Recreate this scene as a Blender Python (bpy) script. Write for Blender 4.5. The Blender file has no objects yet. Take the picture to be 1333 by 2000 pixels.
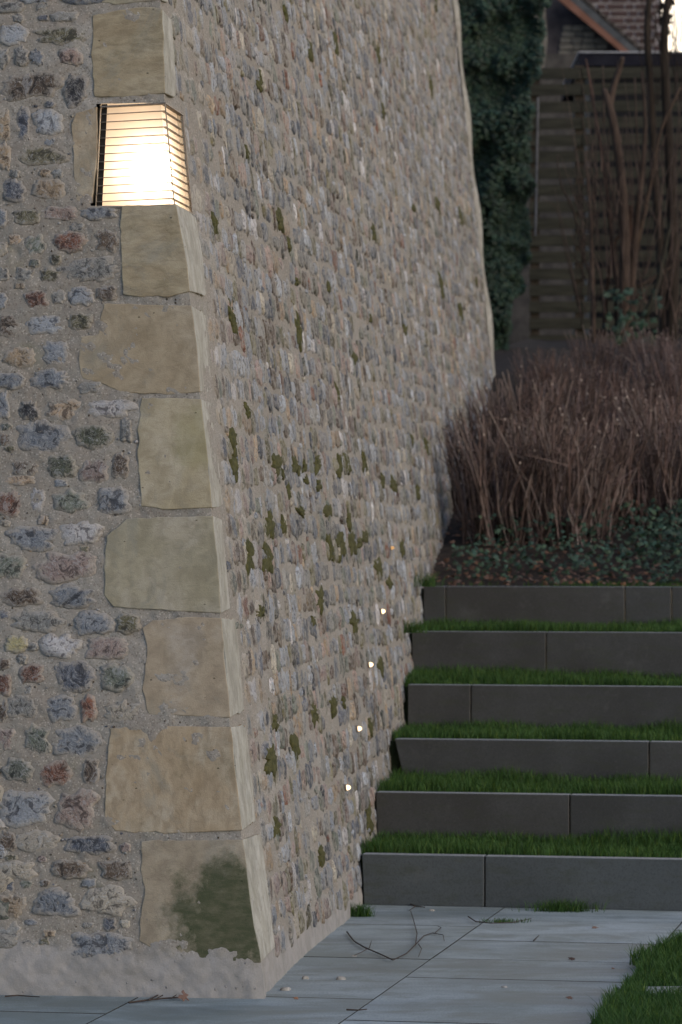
import bpy, math, random
import numpy as np
from mathutils import Vector, Matrix

sc = bpy.context.scene
COL = sc.collection
rnd = random.Random(7)
rs = np.random.RandomState(11)

# ------------------------------------------------------------------ camera
F = 6800.0            # focal length in photo pixels
HZ = 1066.0           # horizon row in the photo
CAMH = 1.66
cam_d = bpy.data.cameras.new('camera')
cam = bpy.data.objects.new('camera', cam_d); COL.objects.link(cam)
cam.location = (0, 0, CAMH); cam.rotation_euler = (math.radians(90), 0, 0)
cam_d.sensor_fit = 'VERTICAL'; cam_d.sensor_height = 36.0; cam_d.sensor_width = 24.0
cam_d.lens = F / 2000 * 36
cam_d.shift_y = (HZ - 1000) / 2000
cam_d.clip_start = 0.5; cam_d.clip_end = 800
cam_d.dof.use_dof = True; cam_d.dof.focus_distance = 12.9; cam_d.dof.aperture_fstop = 5.6
sc.camera = cam

# ------------------------------------------------------------------ light
SUN_EL = math.radians(24); SUN_AZ = math.radians(130)    # azimuth clockwise from +Y (view direction)
w = bpy.data.worlds.new('World'); sc.world = w; w.use_nodes = True
nt = w.node_tree; nt.nodes.clear()
wo = nt.nodes.new('ShaderNodeOutputWorld'); bg = nt.nodes.new('ShaderNodeBackground')
sky = nt.nodes.new('ShaderNodeTexSky'); sky.sky_type = 'NISHITA'; sky.sun_disc = False
sky.sun_elevation = SUN_EL; sky.sun_rotation = SUN_AZ
sky.air_density = 1.0; sky.dust_density = 2.2; sky.ozone_density = 3.0
# the bright after-glow low in the sky ahead and to the right, as the photo shows it
_tc = nt.nodes.new('ShaderNodeTexCoord'); _dp = nt.nodes.new('ShaderNodeVectorMath'); _dp.operation = 'DOT_PRODUCT'
_g = Vector((math.sin(math.radians(9)), math.cos(math.radians(9)), .10)).normalized(); _dp.inputs[1].default_value = _g
nt.links.new(_tc.outputs['Generated'], _dp.inputs[0])
_mr = nt.nodes.new('ShaderNodeMapRange'); _mr.interpolation_type = 'SMOOTHSTEP'; _mr.inputs[1].default_value = .80; _mr.inputs[2].default_value = 1.0
nt.links.new(_dp.outputs['Value'], _mr.inputs[0])
_gm = nt.nodes.new('ShaderNodeMix'); _gm.data_type = 'RGBA'; _gm.blend_type = 'ADD'; _gm.inputs['B'].default_value = (14, 10.5, 6.5, 1)
nt.links.new(_mr.outputs[0], _gm.inputs['Factor']); nt.links.new(sky.outputs[0], _gm.inputs['A'])
nt.links.new(_gm.outputs['Result'], bg.inputs[0]); nt.links.new(bg.outputs[0], wo.inputs[0])
bg.inputs[1].default_value = 0.12
sd = bpy.data.lights.new('sun', 'SUN'); sun = bpy.data.objects.new('sun', sd); COL.objects.link(sun)
sd.energy = 0.05; sd.angle = math.radians(40); sd.color = (1.0, 0.96, 0.92)
_d = Vector((math.sin(SUN_AZ)*math.cos(math.radians(20)), math.cos(SUN_AZ)*math.cos(math.radians(20)), math.sin(math.radians(20))))
sun.rotation_euler = _d.to_track_quat('Z', 'Y').to_euler()
sc.view_settings.view_transform = 'Standard'; sc.view_settings.look = 'None'
sc.view_settings.gamma = 1.0; sc.view_settings.use_curve_mapping = False
sc.view_settings.exposure = 0.6
sc.cycles.max_bounces = 6; sc.cycles.diffuse_bounces = 3; sc.cycles.transparent_max_bounces = 6

# ------------------------------------------------------------------ noise
def _hash(ix, iy, iz, seed):
    n = (ix*374761393 + iy*668265263 + iz*2147483647 + seed*974634777) & 0xffffffff
    n = ((n ^ (n >> 13)) * 1274126177) & 0xffffffff
    n = n ^ (n >> 16)
    return (n & 0xffffff) / float(0xffffff) * 2 - 1
def vnoise(P, seed=0):
    P = np.asarray(P, dtype=np.float64); I = np.floor(P).astype(np.int64); f = P - I; f = f*f*(3-2*f)
    out = 0
    for dx in (0, 1):
        wx = f[..., 0] if dx else 1-f[..., 0]
        for dy in (0, 1):
            wy = f[..., 1] if dy else 1-f[..., 1]
            for dz in (0, 1):
                wz = f[..., 2] if dz else 1-f[..., 2]
                out = out + wx*wy*wz*_hash(I[..., 0]+dx, I[..., 1]+dy, I[..., 2]+dz, seed)
    return out
def fbm(P, oct=4, seed=0, gain=.5):
    P = np.asarray(P, dtype=np.float64); a = 1; s = 0
    for o in range(oct):
        s = s + a*vnoise(P*(2**o)+17.3*o, seed+o); a *= gain
    return s

# ------------------------------------------------------------------ object helpers
def link(name, me, mat=None, parent=None):
    o = bpy.data.objects.new(name, me); COL.objects.link(o)
    if mat is not None and me is not None and not me.materials: me.materials.append(mat)
    if parent is not None: o.parent = parent
    return o
def tag(o, label=None, cat=None, group=None, kind=None):
    if label: o['label'] = label
    if cat: o['category'] = cat
    if group: o['group'] = group
    if kind: o['kind'] = kind
    return o
def thing(name, label, cat, loc=(0, 0, 0), group=None, kind=None):
    o = bpy.data.objects.new(name, None); COL.objects.link(o); o.location = loc
    o.empty_display_size = .1
    return tag(o, label, cat, group, kind)
def mesh(name, V, Fc, smooth=False, origin=None, cols=None, rim=None):
    me = bpy.data.meshes.new(name)
    V = np.asarray(V, dtype=np.float64)
    if origin is not None: V = V - np.asarray(origin)
    me.from_pydata(V.tolist(), [], Fc if isinstance(Fc, list) else Fc.tolist())
    if smooth: me.polygons.foreach_set('use_smooth', [True]*len(me.polygons))
    if cols is not None:
        a = me.color_attributes.new('tint', 'FLOAT_COLOR', 'POINT')
        c = np.ones((len(V), 4)); c[:, :3] = cols; a.data.foreach_set('color', c.ravel())
    if rim is not None:
        a = me.attributes.new('rim', 'FLOAT', 'POINT'); a.data.foreach_set('value', np.asarray(rim, dtype=np.float32))
    me.update()
    return me
def put(name, V, Fc, mat, parent=None, origin=None, **k):
    """mesh given in world coordinates; origin at its middle; parents are unrotated empties"""
    V = np.asarray(V, dtype=np.float64)
    if origin is None: origin = V.mean(0)
    me = mesh(name, V, Fc, origin=origin, **k)
    o = link(name, me, mat, parent)
    o.location = Vector(origin) - (WORLD_LOC(parent) if parent is not None else Vector((0, 0, 0)))
    return o
def WORLD_LOC(o):
    v = Vector((0, 0, 0))
    while o is not None: v = v + o.location; o = o.parent
    return v
def bevel(o, wd=.004, seg=2, ang=30):
    m = o.modifiers.new('bevel', 'BEVEL'); m.width = wd; m.segments = seg; m.limit_method = 'ANGLE'; m.angle_limit = math.radians(ang)
    return o
def box8(O, A, B, C):
    O, A, B, C = map(np.asarray, (O, A, B, C))
    V = [O, O+A, O+A+B, O+B, O+C, O+A+C, O+A+B+C, O+B+C]
    Fc = [(0, 3, 2, 1), (4, 5, 6, 7), (0, 1, 5, 4), (1, 2, 6, 5), (2, 3, 7, 6), (3, 0, 4, 7)]
    return np.array(V, dtype=float), Fc
class MB:
    def __init__(s): s.V = []; s.F = []; s.C = []; s.n = 0
    def add(s, V, Fc, col=None):
        V = np.asarray(V, dtype=float); s.V.append(V)
        s.F += [tuple(i+s.n for i in f) for f in Fc]; s.n += len(V)
        s.C.append(np.tile(np.array(col if col is not None else (1, 1, 1), dtype=float), (len(V), 1)))
    def put(s, name, mat, parent=None, smooth=False, origin=None):
        return put(name, np.vstack(s.V), s.F, mat, parent, origin=origin, smooth=smooth, cols=np.vstack(s.C))
def tube(pts, rad, n=6, caps=True):
    pts = np.asarray(pts, float); rad = np.broadcast_to(np.asarray(rad, float), (len(pts),))
    V = []; Fc = []
    T = np.gradient(pts, axis=0); T /= np.linalg.norm(T, axis=1)[:, None]+1e-9
    up = np.array([0.31, 0.17, .93]) if abs(T[0][2]) < .9 else np.array([1., .1, 0])
    for i, p in enumerate(pts):
        a = np.cross(T[i], up); a /= np.linalg.norm(a)+1e-9; b = np.cross(T[i], a)
        for k in range(n):
            t = 2*math.pi*k/n; V.append(p + rad[i]*(a*math.cos(t)+b*math.sin(t)))
    for i in range(len(pts)-1):
        for k in range(n):
            k2 = (k+1) % n; Fc.append((i*n+k, i*n+k2, (i+1)*n+k2, (i+1)*n+k))
    if caps: Fc.append(tuple(range(n))[::-1]); Fc.append(tuple(range((len(pts)-1)*n, len(pts)*n)))
    return np.array(V), Fc

# ------------------------------------------------------------------ materials
class NT:
    def __init__(s, name):
        s.m = bpy.data.materials.new(name); s.m.use_nodes = True; s.t = s.m.node_tree; s.t.nodes.clear()
        s.out = s.n('ShaderNodeOutputMaterial')
    def n(s, typ, **k):
        x = s.t.nodes.new(typ)
        for a, b in k.items(): setattr(x, a, b)
        return x
    def l(s, a, b): s.t.links.new(a, b)
    def noise(s, vec, scale, detail=4, rough=.55, dist=0.0):
        x = s.n('ShaderNodeTexNoise'); x.inputs['Scale'].default_value = scale; x.inputs['Detail'].default_value = detail
        x.inputs['Roughness'].default_value = rough; x.inputs['Distortion'].default_value = dist
        if vec is not None: s.l(vec, x.inputs['Vector'])
        return x.outputs['Fac']
    def voro(s, vec, scale, out='Distance'):
        x = s.n('ShaderNodeTexVoronoi'); x.inputs['Scale'].default_value = scale; s.l(vec, x.inputs['Vector']); return x.outputs[out]
    def ramp(s, fac, stops, interp='LINEAR'):
        x = s.n('ShaderNodeValToRGB'); x.color_ramp.interpolation = interp
        e = x.color_ramp.elements
        while len(e) < len(stops): e.new(.5)
        for i, (p, c) in enumerate(stops):
            e[i].position = p; e[i].color = (c, c, c, 1) if isinstance(c, (int, float)) else (*c, 1)
        s.l(fac, x.inputs['Fac']); return x.outputs['Color']
    def mix(s, fac, a, b, mode='MIX'):
        x = s.n('ShaderNodeMix', data_type='RGBA', blend_type=mode)
        for sock, v in ((x.inputs['Factor'], fac), (x.inputs['A'], a), (x.inputs['B'], b)):
            if isinstance(v, (int, float)):
                sock.default_value = v if sock.type == 'VALUE' else (v, v, v, 1)
            elif isinstance(v, tuple): sock.default_value = (*v, 1)
            else: s.l(v, sock)
        return x.outputs['Result']
    def math(s, op, a, b=0.0, clamp=False):
        x = s.n('ShaderNodeMath', operation=op); x.use_clamp = clamp
        for sock, v in ((x.inputs[0], a), (x.inputs[1], b)):
            if isinstance(v, (int, float)): sock.default_value = v
            else: s.l(v, sock)
        return x.outputs[0]
    def attr(s, name, out='Color'):
        x = s.n('ShaderNodeAttribute', attribute_name=name); return x.outputs[out]
    def geo(s): return s.n('ShaderNodeNewGeometry').outputs['Position']
    def obj(s): return s.n('ShaderNodeTexCoord').outputs['Object']
    def rand(s): return s.n('ShaderNodeObjectInfo').outputs['Random']
    def vadd(s, a, b, mul=None):
        x = s.n('ShaderNodeVectorMath', operation='ADD'); s.l(a, x.inputs[0])
        if mul:
            y = s.n('ShaderNodeVectorMath', operation='SCALE'); y.inputs['Scale'].default_value = mul
            c = s.n('ShaderNodeCombineXYZ'); s.l(b, c.inputs[0]); s.l(b, c.inputs[1]); s.l(b, c.inputs[2])
            s.l(c.outputs[0], y.inputs[0]); s.l(y.outputs[0], x.inputs[1])
        else: s.l(b, x.inputs[1])
        return x.outputs[0]
    def vscale(s, a, v):
        x = s.n('ShaderNodeVectorMath', operation='MULTIPLY'); s.l(a, x.inputs[0]); x.inputs[1].default_value = v; return x.outputs[0]
    def done(s, col, rough=.85, bump=None, bd=.01, bs=1.0, spec=.3, metal=0.0, trans=None, bump2=None):
        p = s.n('ShaderNodeBsdfPrincipled')
        if isinstance(col, tuple): p.inputs['Base Color'].default_value = (*col, 1)
        else: s.l(col, p.inputs['Base Color'])
        if isinstance(rough, (int, float)): p.inputs['Roughness'].default_value = rough
        else: s.l(rough, p.inputs['Roughness'])
        p.inputs['Specular IOR Level'].default_value = spec; p.inputs['Metallic'].default_value = metal
        nrm = None
        for b in (bump, bump2):
            if b is None: continue
            h, dist, st = b if isinstance(b, tuple) else (b, bd, bs)
            x = s.n('ShaderNodeBump'); x.inputs['Distance'].default_value = dist; x.inputs['Strength'].default_value = st
            s.l(h, x.inputs['Height'])
            if nrm is not None: s.l(nrm, x.inputs['Normal'])
            nrm = x.outputs[0]
        if nrm is not None: s.l(nrm, p.inputs['Normal'])
        if trans:
            t = s.n('ShaderNodeBsdfTranslucent'); mx = s.n('ShaderNodeMixShader'); mx.inputs[0].default_value = trans
            if isinstance(col, tuple): t.inputs[0].default_value = (*col, 1)
            else: s.l(col, t.inputs[0])
            s.l(p.outputs[0], mx.inputs[1]); s.l(t.outputs[0], mx.inputs[2]); s.l(mx.outputs[0], s.out.inputs[0])
        else: s.l(p.outputs[0], s.out.inputs[0])
        return s.m

def mat_mortar():
    s = NT('lime_mortar'); g = s.geo()
    big = s.noise(g, 1.3, 4, .6); mid = s.noise(g, 9, 5, .65); fine = s.noise(g, 170, 4, .75)
    c = s.ramp(big, [(.3, (.255, .232, .20)), (.5, (.305, .282, .248)), (.7, (.365, .342, .308))])
    c = s.mix(s.ramp(mid, [(.42, 0.0), (.62, .55)]), c, (.29, .245, .205))
    # grit: dark and pale grains
    vo = s.n('ShaderNodeTexVoronoi'); vo.inputs['Scale'].default_value = 190; s.l(g, vo.inputs['Vector'])
    sep = s.n('ShaderNodeSeparateColor'); s.l(vo.outputs['Color'], sep.inputs[0])
    c = s.mix(s.ramp(sep.outputs[0], [(.86, 0.0), (.9, .6)]), c, (.17, .14, .11))
    c = s.mix(s.ramp(sep.outputs[1], [(.90, 0.0), (.93, .6)]), c, (.52, .47, .41))
    c = s.mix(s.ramp(fine, [(.35, .35), (.6, 0.0)]), c, (.19, .16, .12))
    # sparse pits
    pit = s.voro(g, 30); pitm = s.ramp(pit, [(.09, 1.0), (.15, 0.0)])
    gate = s.ramp(s.noise(g, 14, 2), [(.52, 0.0), (.58, 1.0)])
    pm = s.mix(1.0, pitm, gate, 'MULTIPLY')
    c = s.mix(pm, c, (.09, .07, .05))
    # damp, greenish low down near the soil : its own stain
    sp = s.n('ShaderNodeSeparateXYZ'); s.l(g, sp.inputs[0])
    lich = s.ramp(s.noise(g, 3.2, 6, .7), [(.58, 0.0), (.72, .5)])
    c = s.mix(lich, c, (.18, .18, .10))
    # smoother paler render lapped over the very foot of the wall
    zz = s.math('ADD', sp.outputs[2], s.math('MULTIPLY', s.math('SUBTRACT', s.noise(g, 5, 5, .65), .5), .35))
    c = s.mix(s.ramp(zz, [(.13, .85), (.19, 0.0)]), c, s.mix(s.ramp(mid, [(.4, 0.0), (.65, 1.0)]), (.36, .335, .315), (.27, .255, .235)))
    h = s.math('ADD', s.math('MULTIPLY', fine, .5), s.math('MULTIPLY', sep.outputs[2], .35))
    return s.done(c, .95, (h, .0026, .9), bump2=(pm, .006, .8), spec=.15)
M_MORTAR = mat_mortar()

def mat_flint():
    """tint = main colour of each stone; rim = 1 at its edge (pale cortex rind)"""
    s = NT('flint'); g = s.vadd(s.obj(), s.rand(), 9.0)
    t = s.attr('tint'); rim = s.attr('rim', 'Fac')
    n1 = s.noise(g, 19, 6, .62, 1.6); n2 = s.noise(g, 46, 6, .7, .8); n3 = s.noise(g, 150, 4, .7)
    dark = s.mix(1.0, t, (.30, .29, .30), 'MULTIPLY'); pale = s.mix(.55, t, (.44, .44, .44))
    c = s.mix(s.ramp(n1, [(.40, 1.0), (.47, 0.0)]), t, dark)
    c = s.mix(s.ramp(n1, [(.455, 0.0), (.475, .55), (.50, 0.0)]), c, (.42, .40, .37))
    c = s.mix(s.ramp(n1, [(.56, 0.0), (.60, .8)]), c, pale)
    c = s.mix(s.ramp(n2, [(.38, .85), (.43, 0.0)]), c, dark)
    c = s.mix(s.ramp(n2, [(.58, 0.0), (.66, .7)]), c, pale)
    c = s.mix(s.ramp(n3, [(.35, .35), (.6, 0.0)]), c, (.05, .045, .04))
    rr = s.math('MULTIPLY', rim, s.math('ADD', s.math('MULTIPLY', n2, 1.4), .15))
    c = s.mix(s.ramp(rr, [(.50, 0.0), (.72, .65)]), c, (.36, .32, .27))
    sm = s.noise(g, 26, 5, .7, .5)
    c = s.mix(s.ramp(sm, [(.60, 0.0), (.66, .5)]), c, (.33, .28, .225))
    h = s.math('ADD', n2, s.math('MULTIPLY', n3, .35))
    ro = s.ramp(n1, [(.4, .5), (.6, .85)])
    fac = s.voro(g, 24)
    return s.done(c, ro, (h, .006, .9), bump2=(s.math('ADD', s.math('MULTIPLY', fac, .7), n1), .009, .6), spec=.45)
M_FLINT = mat_flint()

def mat_flint_far():
    s = NT('flint_joined'); g = s.geo(); t = s.attr('tint'); rim = s.attr('rim', 'Fac')
    n1 = s.noise(g, 21, 6, .68, 1.4); n2 = s.noise(g, 60, 5, .75)
    dark = s.mix(1.0, t, (.34, .32, .32), 'MULTIPLY'); pale = s.mix(.5, t, (.5, .49, .49))
    c = s.mix(s.ramp(n1, [(.40, 1.0), (.48, 0.0)]), t, dark)
    c = s.mix(s.ramp(n1, [(.56, 0.0), (.64, .7)]), c, pale)
    c = s.mix(s.ramp(n2, [(.38, .9), (.47, 0.0)]), c, (.08, .07, .065))
    sm = s.noise(g, 30, 5, .7, .5)
    c = s.mix(s.ramp(sm, [(.46, 0.0), (.58, .72)]), c, (.32, .295, .255))
    return s.done(c, .75, (s.math('ADD', n1, n2), .009, .9), spec=.35)
M_FLINTJ = mat_flint_far()

def mat_sandstone(name, c1, c2, c3, algae=0.0, grain=(1, 1, 1), algc=(.06, .065, .025), amask=None):
    s = NT(name); o = s.vadd(s.obj(), s.rand(), 5.0); g = s.geo()
    st = s.vscale(o, grain)
    n1 = s.noise(st, 4.5, 5, .55, .6); n2 = s.noise(st, 16, 6, .6, .4); n3 = s.noise(g, 240, 3, .7)
    c = s.ramp(n1, [(.34, c1), (.5, c2), (.66, c3)])
    c = s.mix(s.ramp(n2, [(.38, .55), (.56, 0.0)]), c, tuple(x*.68 for x in c1))
    c = s.mix(s.ramp(s.noise(o, 3.1, 6, .7, 1.2), [(.54, 0.0), (.66, .5)]), c, (.24, .235, .20))
    c = s.mix(s.ramp(n2, [(.60, 0.0), (.78, .4)]), c, tuple(min(1, x*1.22) for x in c3))
    c = s.mix(s.ramp(n3, [(.3, .30), (.55, 0.0)]), c, tuple(x*.55 for x in c2))
    # small pocks
    pk = s.voro(s.vscale(o, (1, 1, 1.8)), 16); pm = s.ramp(pk, [(.05, 1.0), (.09, 0.0)])
    pm = s.mix(1.0, pm, s.ramp(s.noise(o, 8, 3), [(.50, 0.0), (.56, .9)]), 'MULTIPLY')
    c = s.mix(s.ramp(s.noise(s.vscale(o, (30, 30, 90)), 1.0, 3, .6), [(.56, 0.0), (.66, .25)]), c, tuple(x*.6 for x in c1))
    c = s.mix(pm, c, (.10, .08, .05))
    if algae > 0:
        a = s.noise(s.obj(), 7, 6, .7)
        if amask:          # growth with a place of its own on the block: (x,z,radius) in block space
            px, pz, r = amask
            v = s.n('ShaderNodeVectorMath', operation='DISTANCE')
            vv = s.vscale(s.obj(), (1, 0, 1)); s.l(vv, v.inputs[0]); v.inputs[1].default_value = (px, 0, pz)
            a = s.math('SUBTRACT', s.math('ADD', a, .45), s.math('MULTIPLY', v.outputs['Value'], .5/r))
            a = s.ramp(a, [(.42, 0.0), (.62, algae)])
        else: a = s.ramp(a, [(.50, 0.0), (.70, algae)])
        streak = s.noise(s.vscale(s.vadd(o, n1, .0) if False else o, (14, 14, 34)), 1.0, 4, .7)
        a = s.mix(1.0, a, s.ramp(streak, [(.3, .72), (.6, 1.0)]), 'MULTIPLY')
        c = s.mix(a, c, algc)
    h = s.math('ADD', s.math('MULTIPLY', n2, 1.0), s.math('MULTIPLY', n3, .45))
    return s.done(c, .9, (h, .0045, .8), bump2=(pm, .004, .6), spec=.2)

def simple(name, c1, c2, scale=20, rough=.8, bump=.003, detail=5, tint=False, spec=.3, metal=0.0, trans=None, use_rand=False, stretch=None):
    s = NT(name); g = s.geo()
    if use_rand: g = s.vadd(s.obj(), s.rand(), 7.0)
    if stretch: g = s.vscale(g, stretch)
    n = s.noise(g, scale, detail, .6)
    c = s.ramp(n, [(.35, c1), (.65, c2)])
    if tint: c = s.mix(1.0, c, s.attr('tint'), 'MULTIPLY')
    return s.done(c, rough, (n, bump, .8) if bump else None, spec=spec, metal=metal, trans=trans)

# ------------------------------------------------------------------ wall frame
v3 = lambda *a: np.array(a, dtype=float)
def unit(a): a = np.asarray(a, float); return a/np.linalg.norm(a)
S = unit((.12, 1, 0)); L = v3(-S[1], S[0], 0)              # along side face / along front face (to the left)
NSH = v3(S[1], -S[0], 0); NFH = -S
BS, BF = .1106, .06
K = v3(0, 0, 1) - NSH*BS - NFH*BF                          # the arris of the corner
C0 = v3((508-666)*12.77/F, 12.77, 0)
NS = unit(NSH + v3(0, 0, BS)); NF = unit(NFH + v3(0, 0, BF))
CAMP = v3(0, 0, CAMH)
def ray(px, py): return v3((px-666.5)/F, 1, (HZ-py)/F)
_dv = [(-1, -.02), (.1, -.018), (.3, .006), (.85, .013), (1.25, .011), (1.55, .002), (2.2, 0), (2.55, 0), (2.77, .01), (2.92, .026), (3.28, .026), (3.47, .013), (3.65, .002), (7, 0)]
def delta(v): return np.interp(v, [a for a, b in _dv], [b for a, b in _dv])
def FP(u, v, off=0.0):
    u = np.asarray(u, float); v = np.asarray(v, float)
    return C0 + np.multiply.outer(u, L) + np.multiply.outer(v, K) + np.multiply.outer(np.asarray(off)*np.ones_like(u*v), NF)
def so_low(base): return .012*fbm(np.atleast_2d(base)*.9, 2, 13)
def SPs(wd, v):
    p = SP(wd, v); return p + NS*float(so_low(p)[0])
def SP(wd, v, off=0.0):
    wd = np.asarray(wd, float); v = np.asarray(v, float)
    d = delta(v)*np.exp(-wd/.6)
    return C0 + np.multiply.outer(wd, S) + np.multiply.outer(v, K) + np.multiply.outer(d, L) + np.multiply.outer(np.asarray(off)*np.ones_like(wd*v), NS)
def px_front(px, py):
    A = np.column_stack([L, K, -ray(px, py)]); x = np.linalg.solve(A, CAMP-C0); return x[0], x[1]
def px_side(px, py):
    A = np.column_stack([S, K, -ray(px, py)]); x = np.linalg.solve(A, CAMP-C0); return x[0], x[1]
def px_ground(px, py, z=0.0):
    r = ray(px, py); t = (z-CAMH)/r[2]; return CAMP + r*t

# terrace data: (left px, top row, distance)
ST = [(706, 1668, 16.1), (733, 1547, 17.0), (770, 1443, 17.85), (796, 1337, 18.7), (804, 1233, 19.5), (827, 1145, 20.4)]
E = unit((1, -.195, 0)); N = unit((.195, 1, 0))
STEP = [((px-666.5)*d/F, d, CAMH-(py-HZ)*d/F) for px, py, d in ST]
def bank_h(x, y):
    y2 = y + .15*x*0
    h = np.interp(y2, [20.3, 20.9, 22, 24, 26, 28, 30, 34, 60], [1.405, 1.45, 1.70, 2.05, 2.45, 3.0, 3.35, 3.7, 3.9])
    return h
def ground_along_wall(wd):
    p = C0 + S*wd
    y = p[1]
    if y < STEP[0][1]: return 0
    for i in range(5):
        if y < STEP[i+1][1]: return STEP[i][2]-.02
    a = v3(*STEP[5])+N*.08
    return float(bank_h(0, 20.3+max(0, np.dot(p-v3(a[0], a[1], 0), N))))

M_SAND = dict(
    a=mat_sandstone('sandstone_tan', (.32, .255, .165), (.385, .32, .215), (.42, .36, .26), .3, (1, 1, 2.5)),
    b=mat_sandstone('sandstone_buff', (.335, .265, .175), (.385, .315, .22), (.41, .345, .255), 0),
    c=mat_sandstone('sandstone_yellow', (.37, .305, .195), (.41, .345, .23), (.45, .39, .29), .35, amask=(.12, .06, .16), algc=(.25, .235, .10)),
    d=mat_sandstone('sandstone_olive', (.33, .29, .20), (.38, .335, .24), (.42, .37, .29), .35, algc=(.24, .23, .18)),
    e=mat_sandstone('sandstone_pinkish', (.35, .28, .20), (.40, .325, .235), (.41, .355, .29), .2),
    f=mat_sandstone('sandstone_orange', (.35, .265, .17), (.415, .325, .22), (.43, .365, .275), .3, (1.8, 1.8, 1)),
    g=mat_sandstone('sandstone_algae', (.30, .245, .18), (.35, .29, .21), (.40, .345, .265), .93, amask=(.08, -.06, .235), algc=(.055, .066, .032)),
)
M_RENDER = mat_sandstone('lime_render', (.30, .27, .22), (.38, .35, .30), (.46, .43, .38), .25)

# ------------------------------------------------------------------ the flint wall
WALL = thing('flint_wall', 'tall battered flint and mortar wall with pale sandstone corner blocks', 'wall', tuple(C0))
LAMP_F = [px_front(194, 203), px_front(186, 403)]
lam_v0 = px_front(337, 402)[1]; lam_v1 = px_front(318, 200)[1]
lam_u0 = px_front(184, 402)[0]; lam_u1 = px_front(192, 203)[0]
WL = .345                                                    # run of the lamp along the side face
def mortar_sheet(name, fn, a0, a1, da, v0, v1, dv, amp, hole):
    na = int((a1-a0)/da)+1; nv = int((v1-v0)/dv)+1
    A, Vv = np.meshgrid(np.linspace(a0, a1, na), np.linspace(v0, v1, nv), indexing='ij')
    base = fn(A, Vv)
    off = amp*(fbm(base*14, 5, 3, .6) + .6*fbm(base*3.1, 2, 9)) - amp*.2
    fade = np.clip((A-a0)/.05, 0, 1)
    off = off*fade
    P = fn(A, Vv, off) if False else base + off[..., None]*(NF if fn is FP else NS)
    idx = np.arange(na*nv).reshape(na, nv)
    Q = np.stack([idx[:-1, :-1], idx[1:, :-1], idx[1:, 1:], idx[:-1, 1:]], -1).reshape(-1, 4)
    if fn is FP: Q = Q[:, ::-1]
    ca = ((A[:-1, :-1]+A[1:, 1:])/2).ravel(); cv = ((Vv[:-1, :-1]+Vv[1:, 1:])/2).ravel()
    Q = Q[~hole(ca, cv)]
    return put(name, P.reshape(-1, 3), Q, M_MORTAR, WALL, smooth=True)
def hole_f(u, v):
    uu = np.interp(v, [lam_v0, lam_v1], [lam_u0, lam_u1])
    return (v > lam_v0) & (v < lam_v1) & (u < uu)
def hole_s(wd, v): return (v > lam_v0) & (v < lam_v1) & (wd < WL)
W_END = 15.55
u_max = 2.4
# the arris line itself is shared by both sheets
def FPd(u, v, off=0.0):
    return FP(u, v, off) + (np.exp(-np.abs(u)/.3)*delta(v))[..., None]*L
_FP = FP
def mortar_front():
    global FP
    na = 170; 
    U = np.concatenate([np.arange(0, 1.25, .0085), np.linspace(1.3, u_max, 14)]); Vv_ = np.arange(-.05, 5.2, .011)
    A, V = np.meshgrid(U, Vv_, indexing='ij')
    base = FPd(A, V)
    amp = .0045
    off = amp*(1.1*fbm(base*17, 5, 3, .68) + .6*fbm(base*3.1, 2, 9)) + amp*.25
    # mortar plinth bulges a little at the bottom
    off = off + .012*np.clip((.22-V)/.12, 0, 1)
    off = off*np.clip(A/.04, 0, 1)
    P = base + off[..., None]*NF
    idx = np.arange(A.size).reshape(A.shape)
    Q = np.stack([idx[:-1, :-1], idx[:-1, 1:], idx[1:, 1:], idx[1:, :-1]], -1).reshape(-1, 4)
    ca = ((A[:-1, :-1]+A[1:, 1:])/2).ravel(); cv = ((V[:-1, :-1]+V[1:, 1:])/2).ravel()
    Q = Q[~hole_f(ca, cv)]
    put('mortar_face', P.reshape(-1, 3), Q, M_MORTAR, WALL, smooth=True)
def mortar_side():
    Wd = np.concatenate([np.arange(0, 3, .02), np.arange(3, W_END, .035), [W_END]]); Vv_ = np.arange(-.05, 6.4, .03)
    A, V = np.meshgrid(Wd, Vv_, indexing='ij')
    base = SP(A, V)
    amp = .0052
    off = amp*(fbm(base*19, 4, 5, .62)) + .012*fbm(base*.9, 2, 13)
    off = off*np.clip(A/.1, 0, 1)
    P = base + off[..., None]*NS
    idx = np.arange(A.size).reshape(A.shape)
    Q = np.stack([idx[:-1, :-1], idx[1:, :-1], idx[1:, 1:], idx[:-1, 1:]], -1).reshape(-1, 4)
    ca = ((A[:-1, :-1]+A[1:, 1:])/2).ravel(); cv = ((V[:-1, :-1]+V[1:, 1:])/2).ravel()
    Q = Q[~hole_s(ca, cv)]
    put('mortar_face', P.reshape(-1, 3), Q, M_MORTAR, WALL, smooth=True)
mortar_front(); mortar_side()
# core: back of the mass, far end and top
def core():
    m = MB(); ht = 6.37
    tl = FP(u_max, 5.19); fr = [FP(u_max, -.05), FP(u_max, 5.19)]
    a0 = SP(W_END, -.05); a1 = SP(W_END, ht)
    far = .9
    # far end face
    m.add([a0, a1, a1+L*far*1.8, a0+L*far*2.6], [(0, 1, 2, 3)])
    # back
    m.add([a0+L*2.6*far, a1+L*far*1.8, FP(u_max, 5.19)+S*.2, FP(u_max, -.05)+S*.2], [(0, 1, 2, 3)])
    # top: sloped cover
    m.add([FPd(np.array(0.), np.array(5.19)), FP(u_max, 5.19), FP(u_max, 5.19)+S*.2, a1+L*far*1.8, a1, SP(0, ht)], [(0, 1, 2, 3, 4, 5)])
    m.add([FP(u_max, -.05), FP(u_max, 5.19), FP(u_max, 5.19)+S*.2, FP(u_max, -.05)+S*.2], [(0, 1, 2, 3)])
    # inner boxing behind the sheets so that nothing shows through
    m.put('core', M_MORTAR, WALL)
core()

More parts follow.
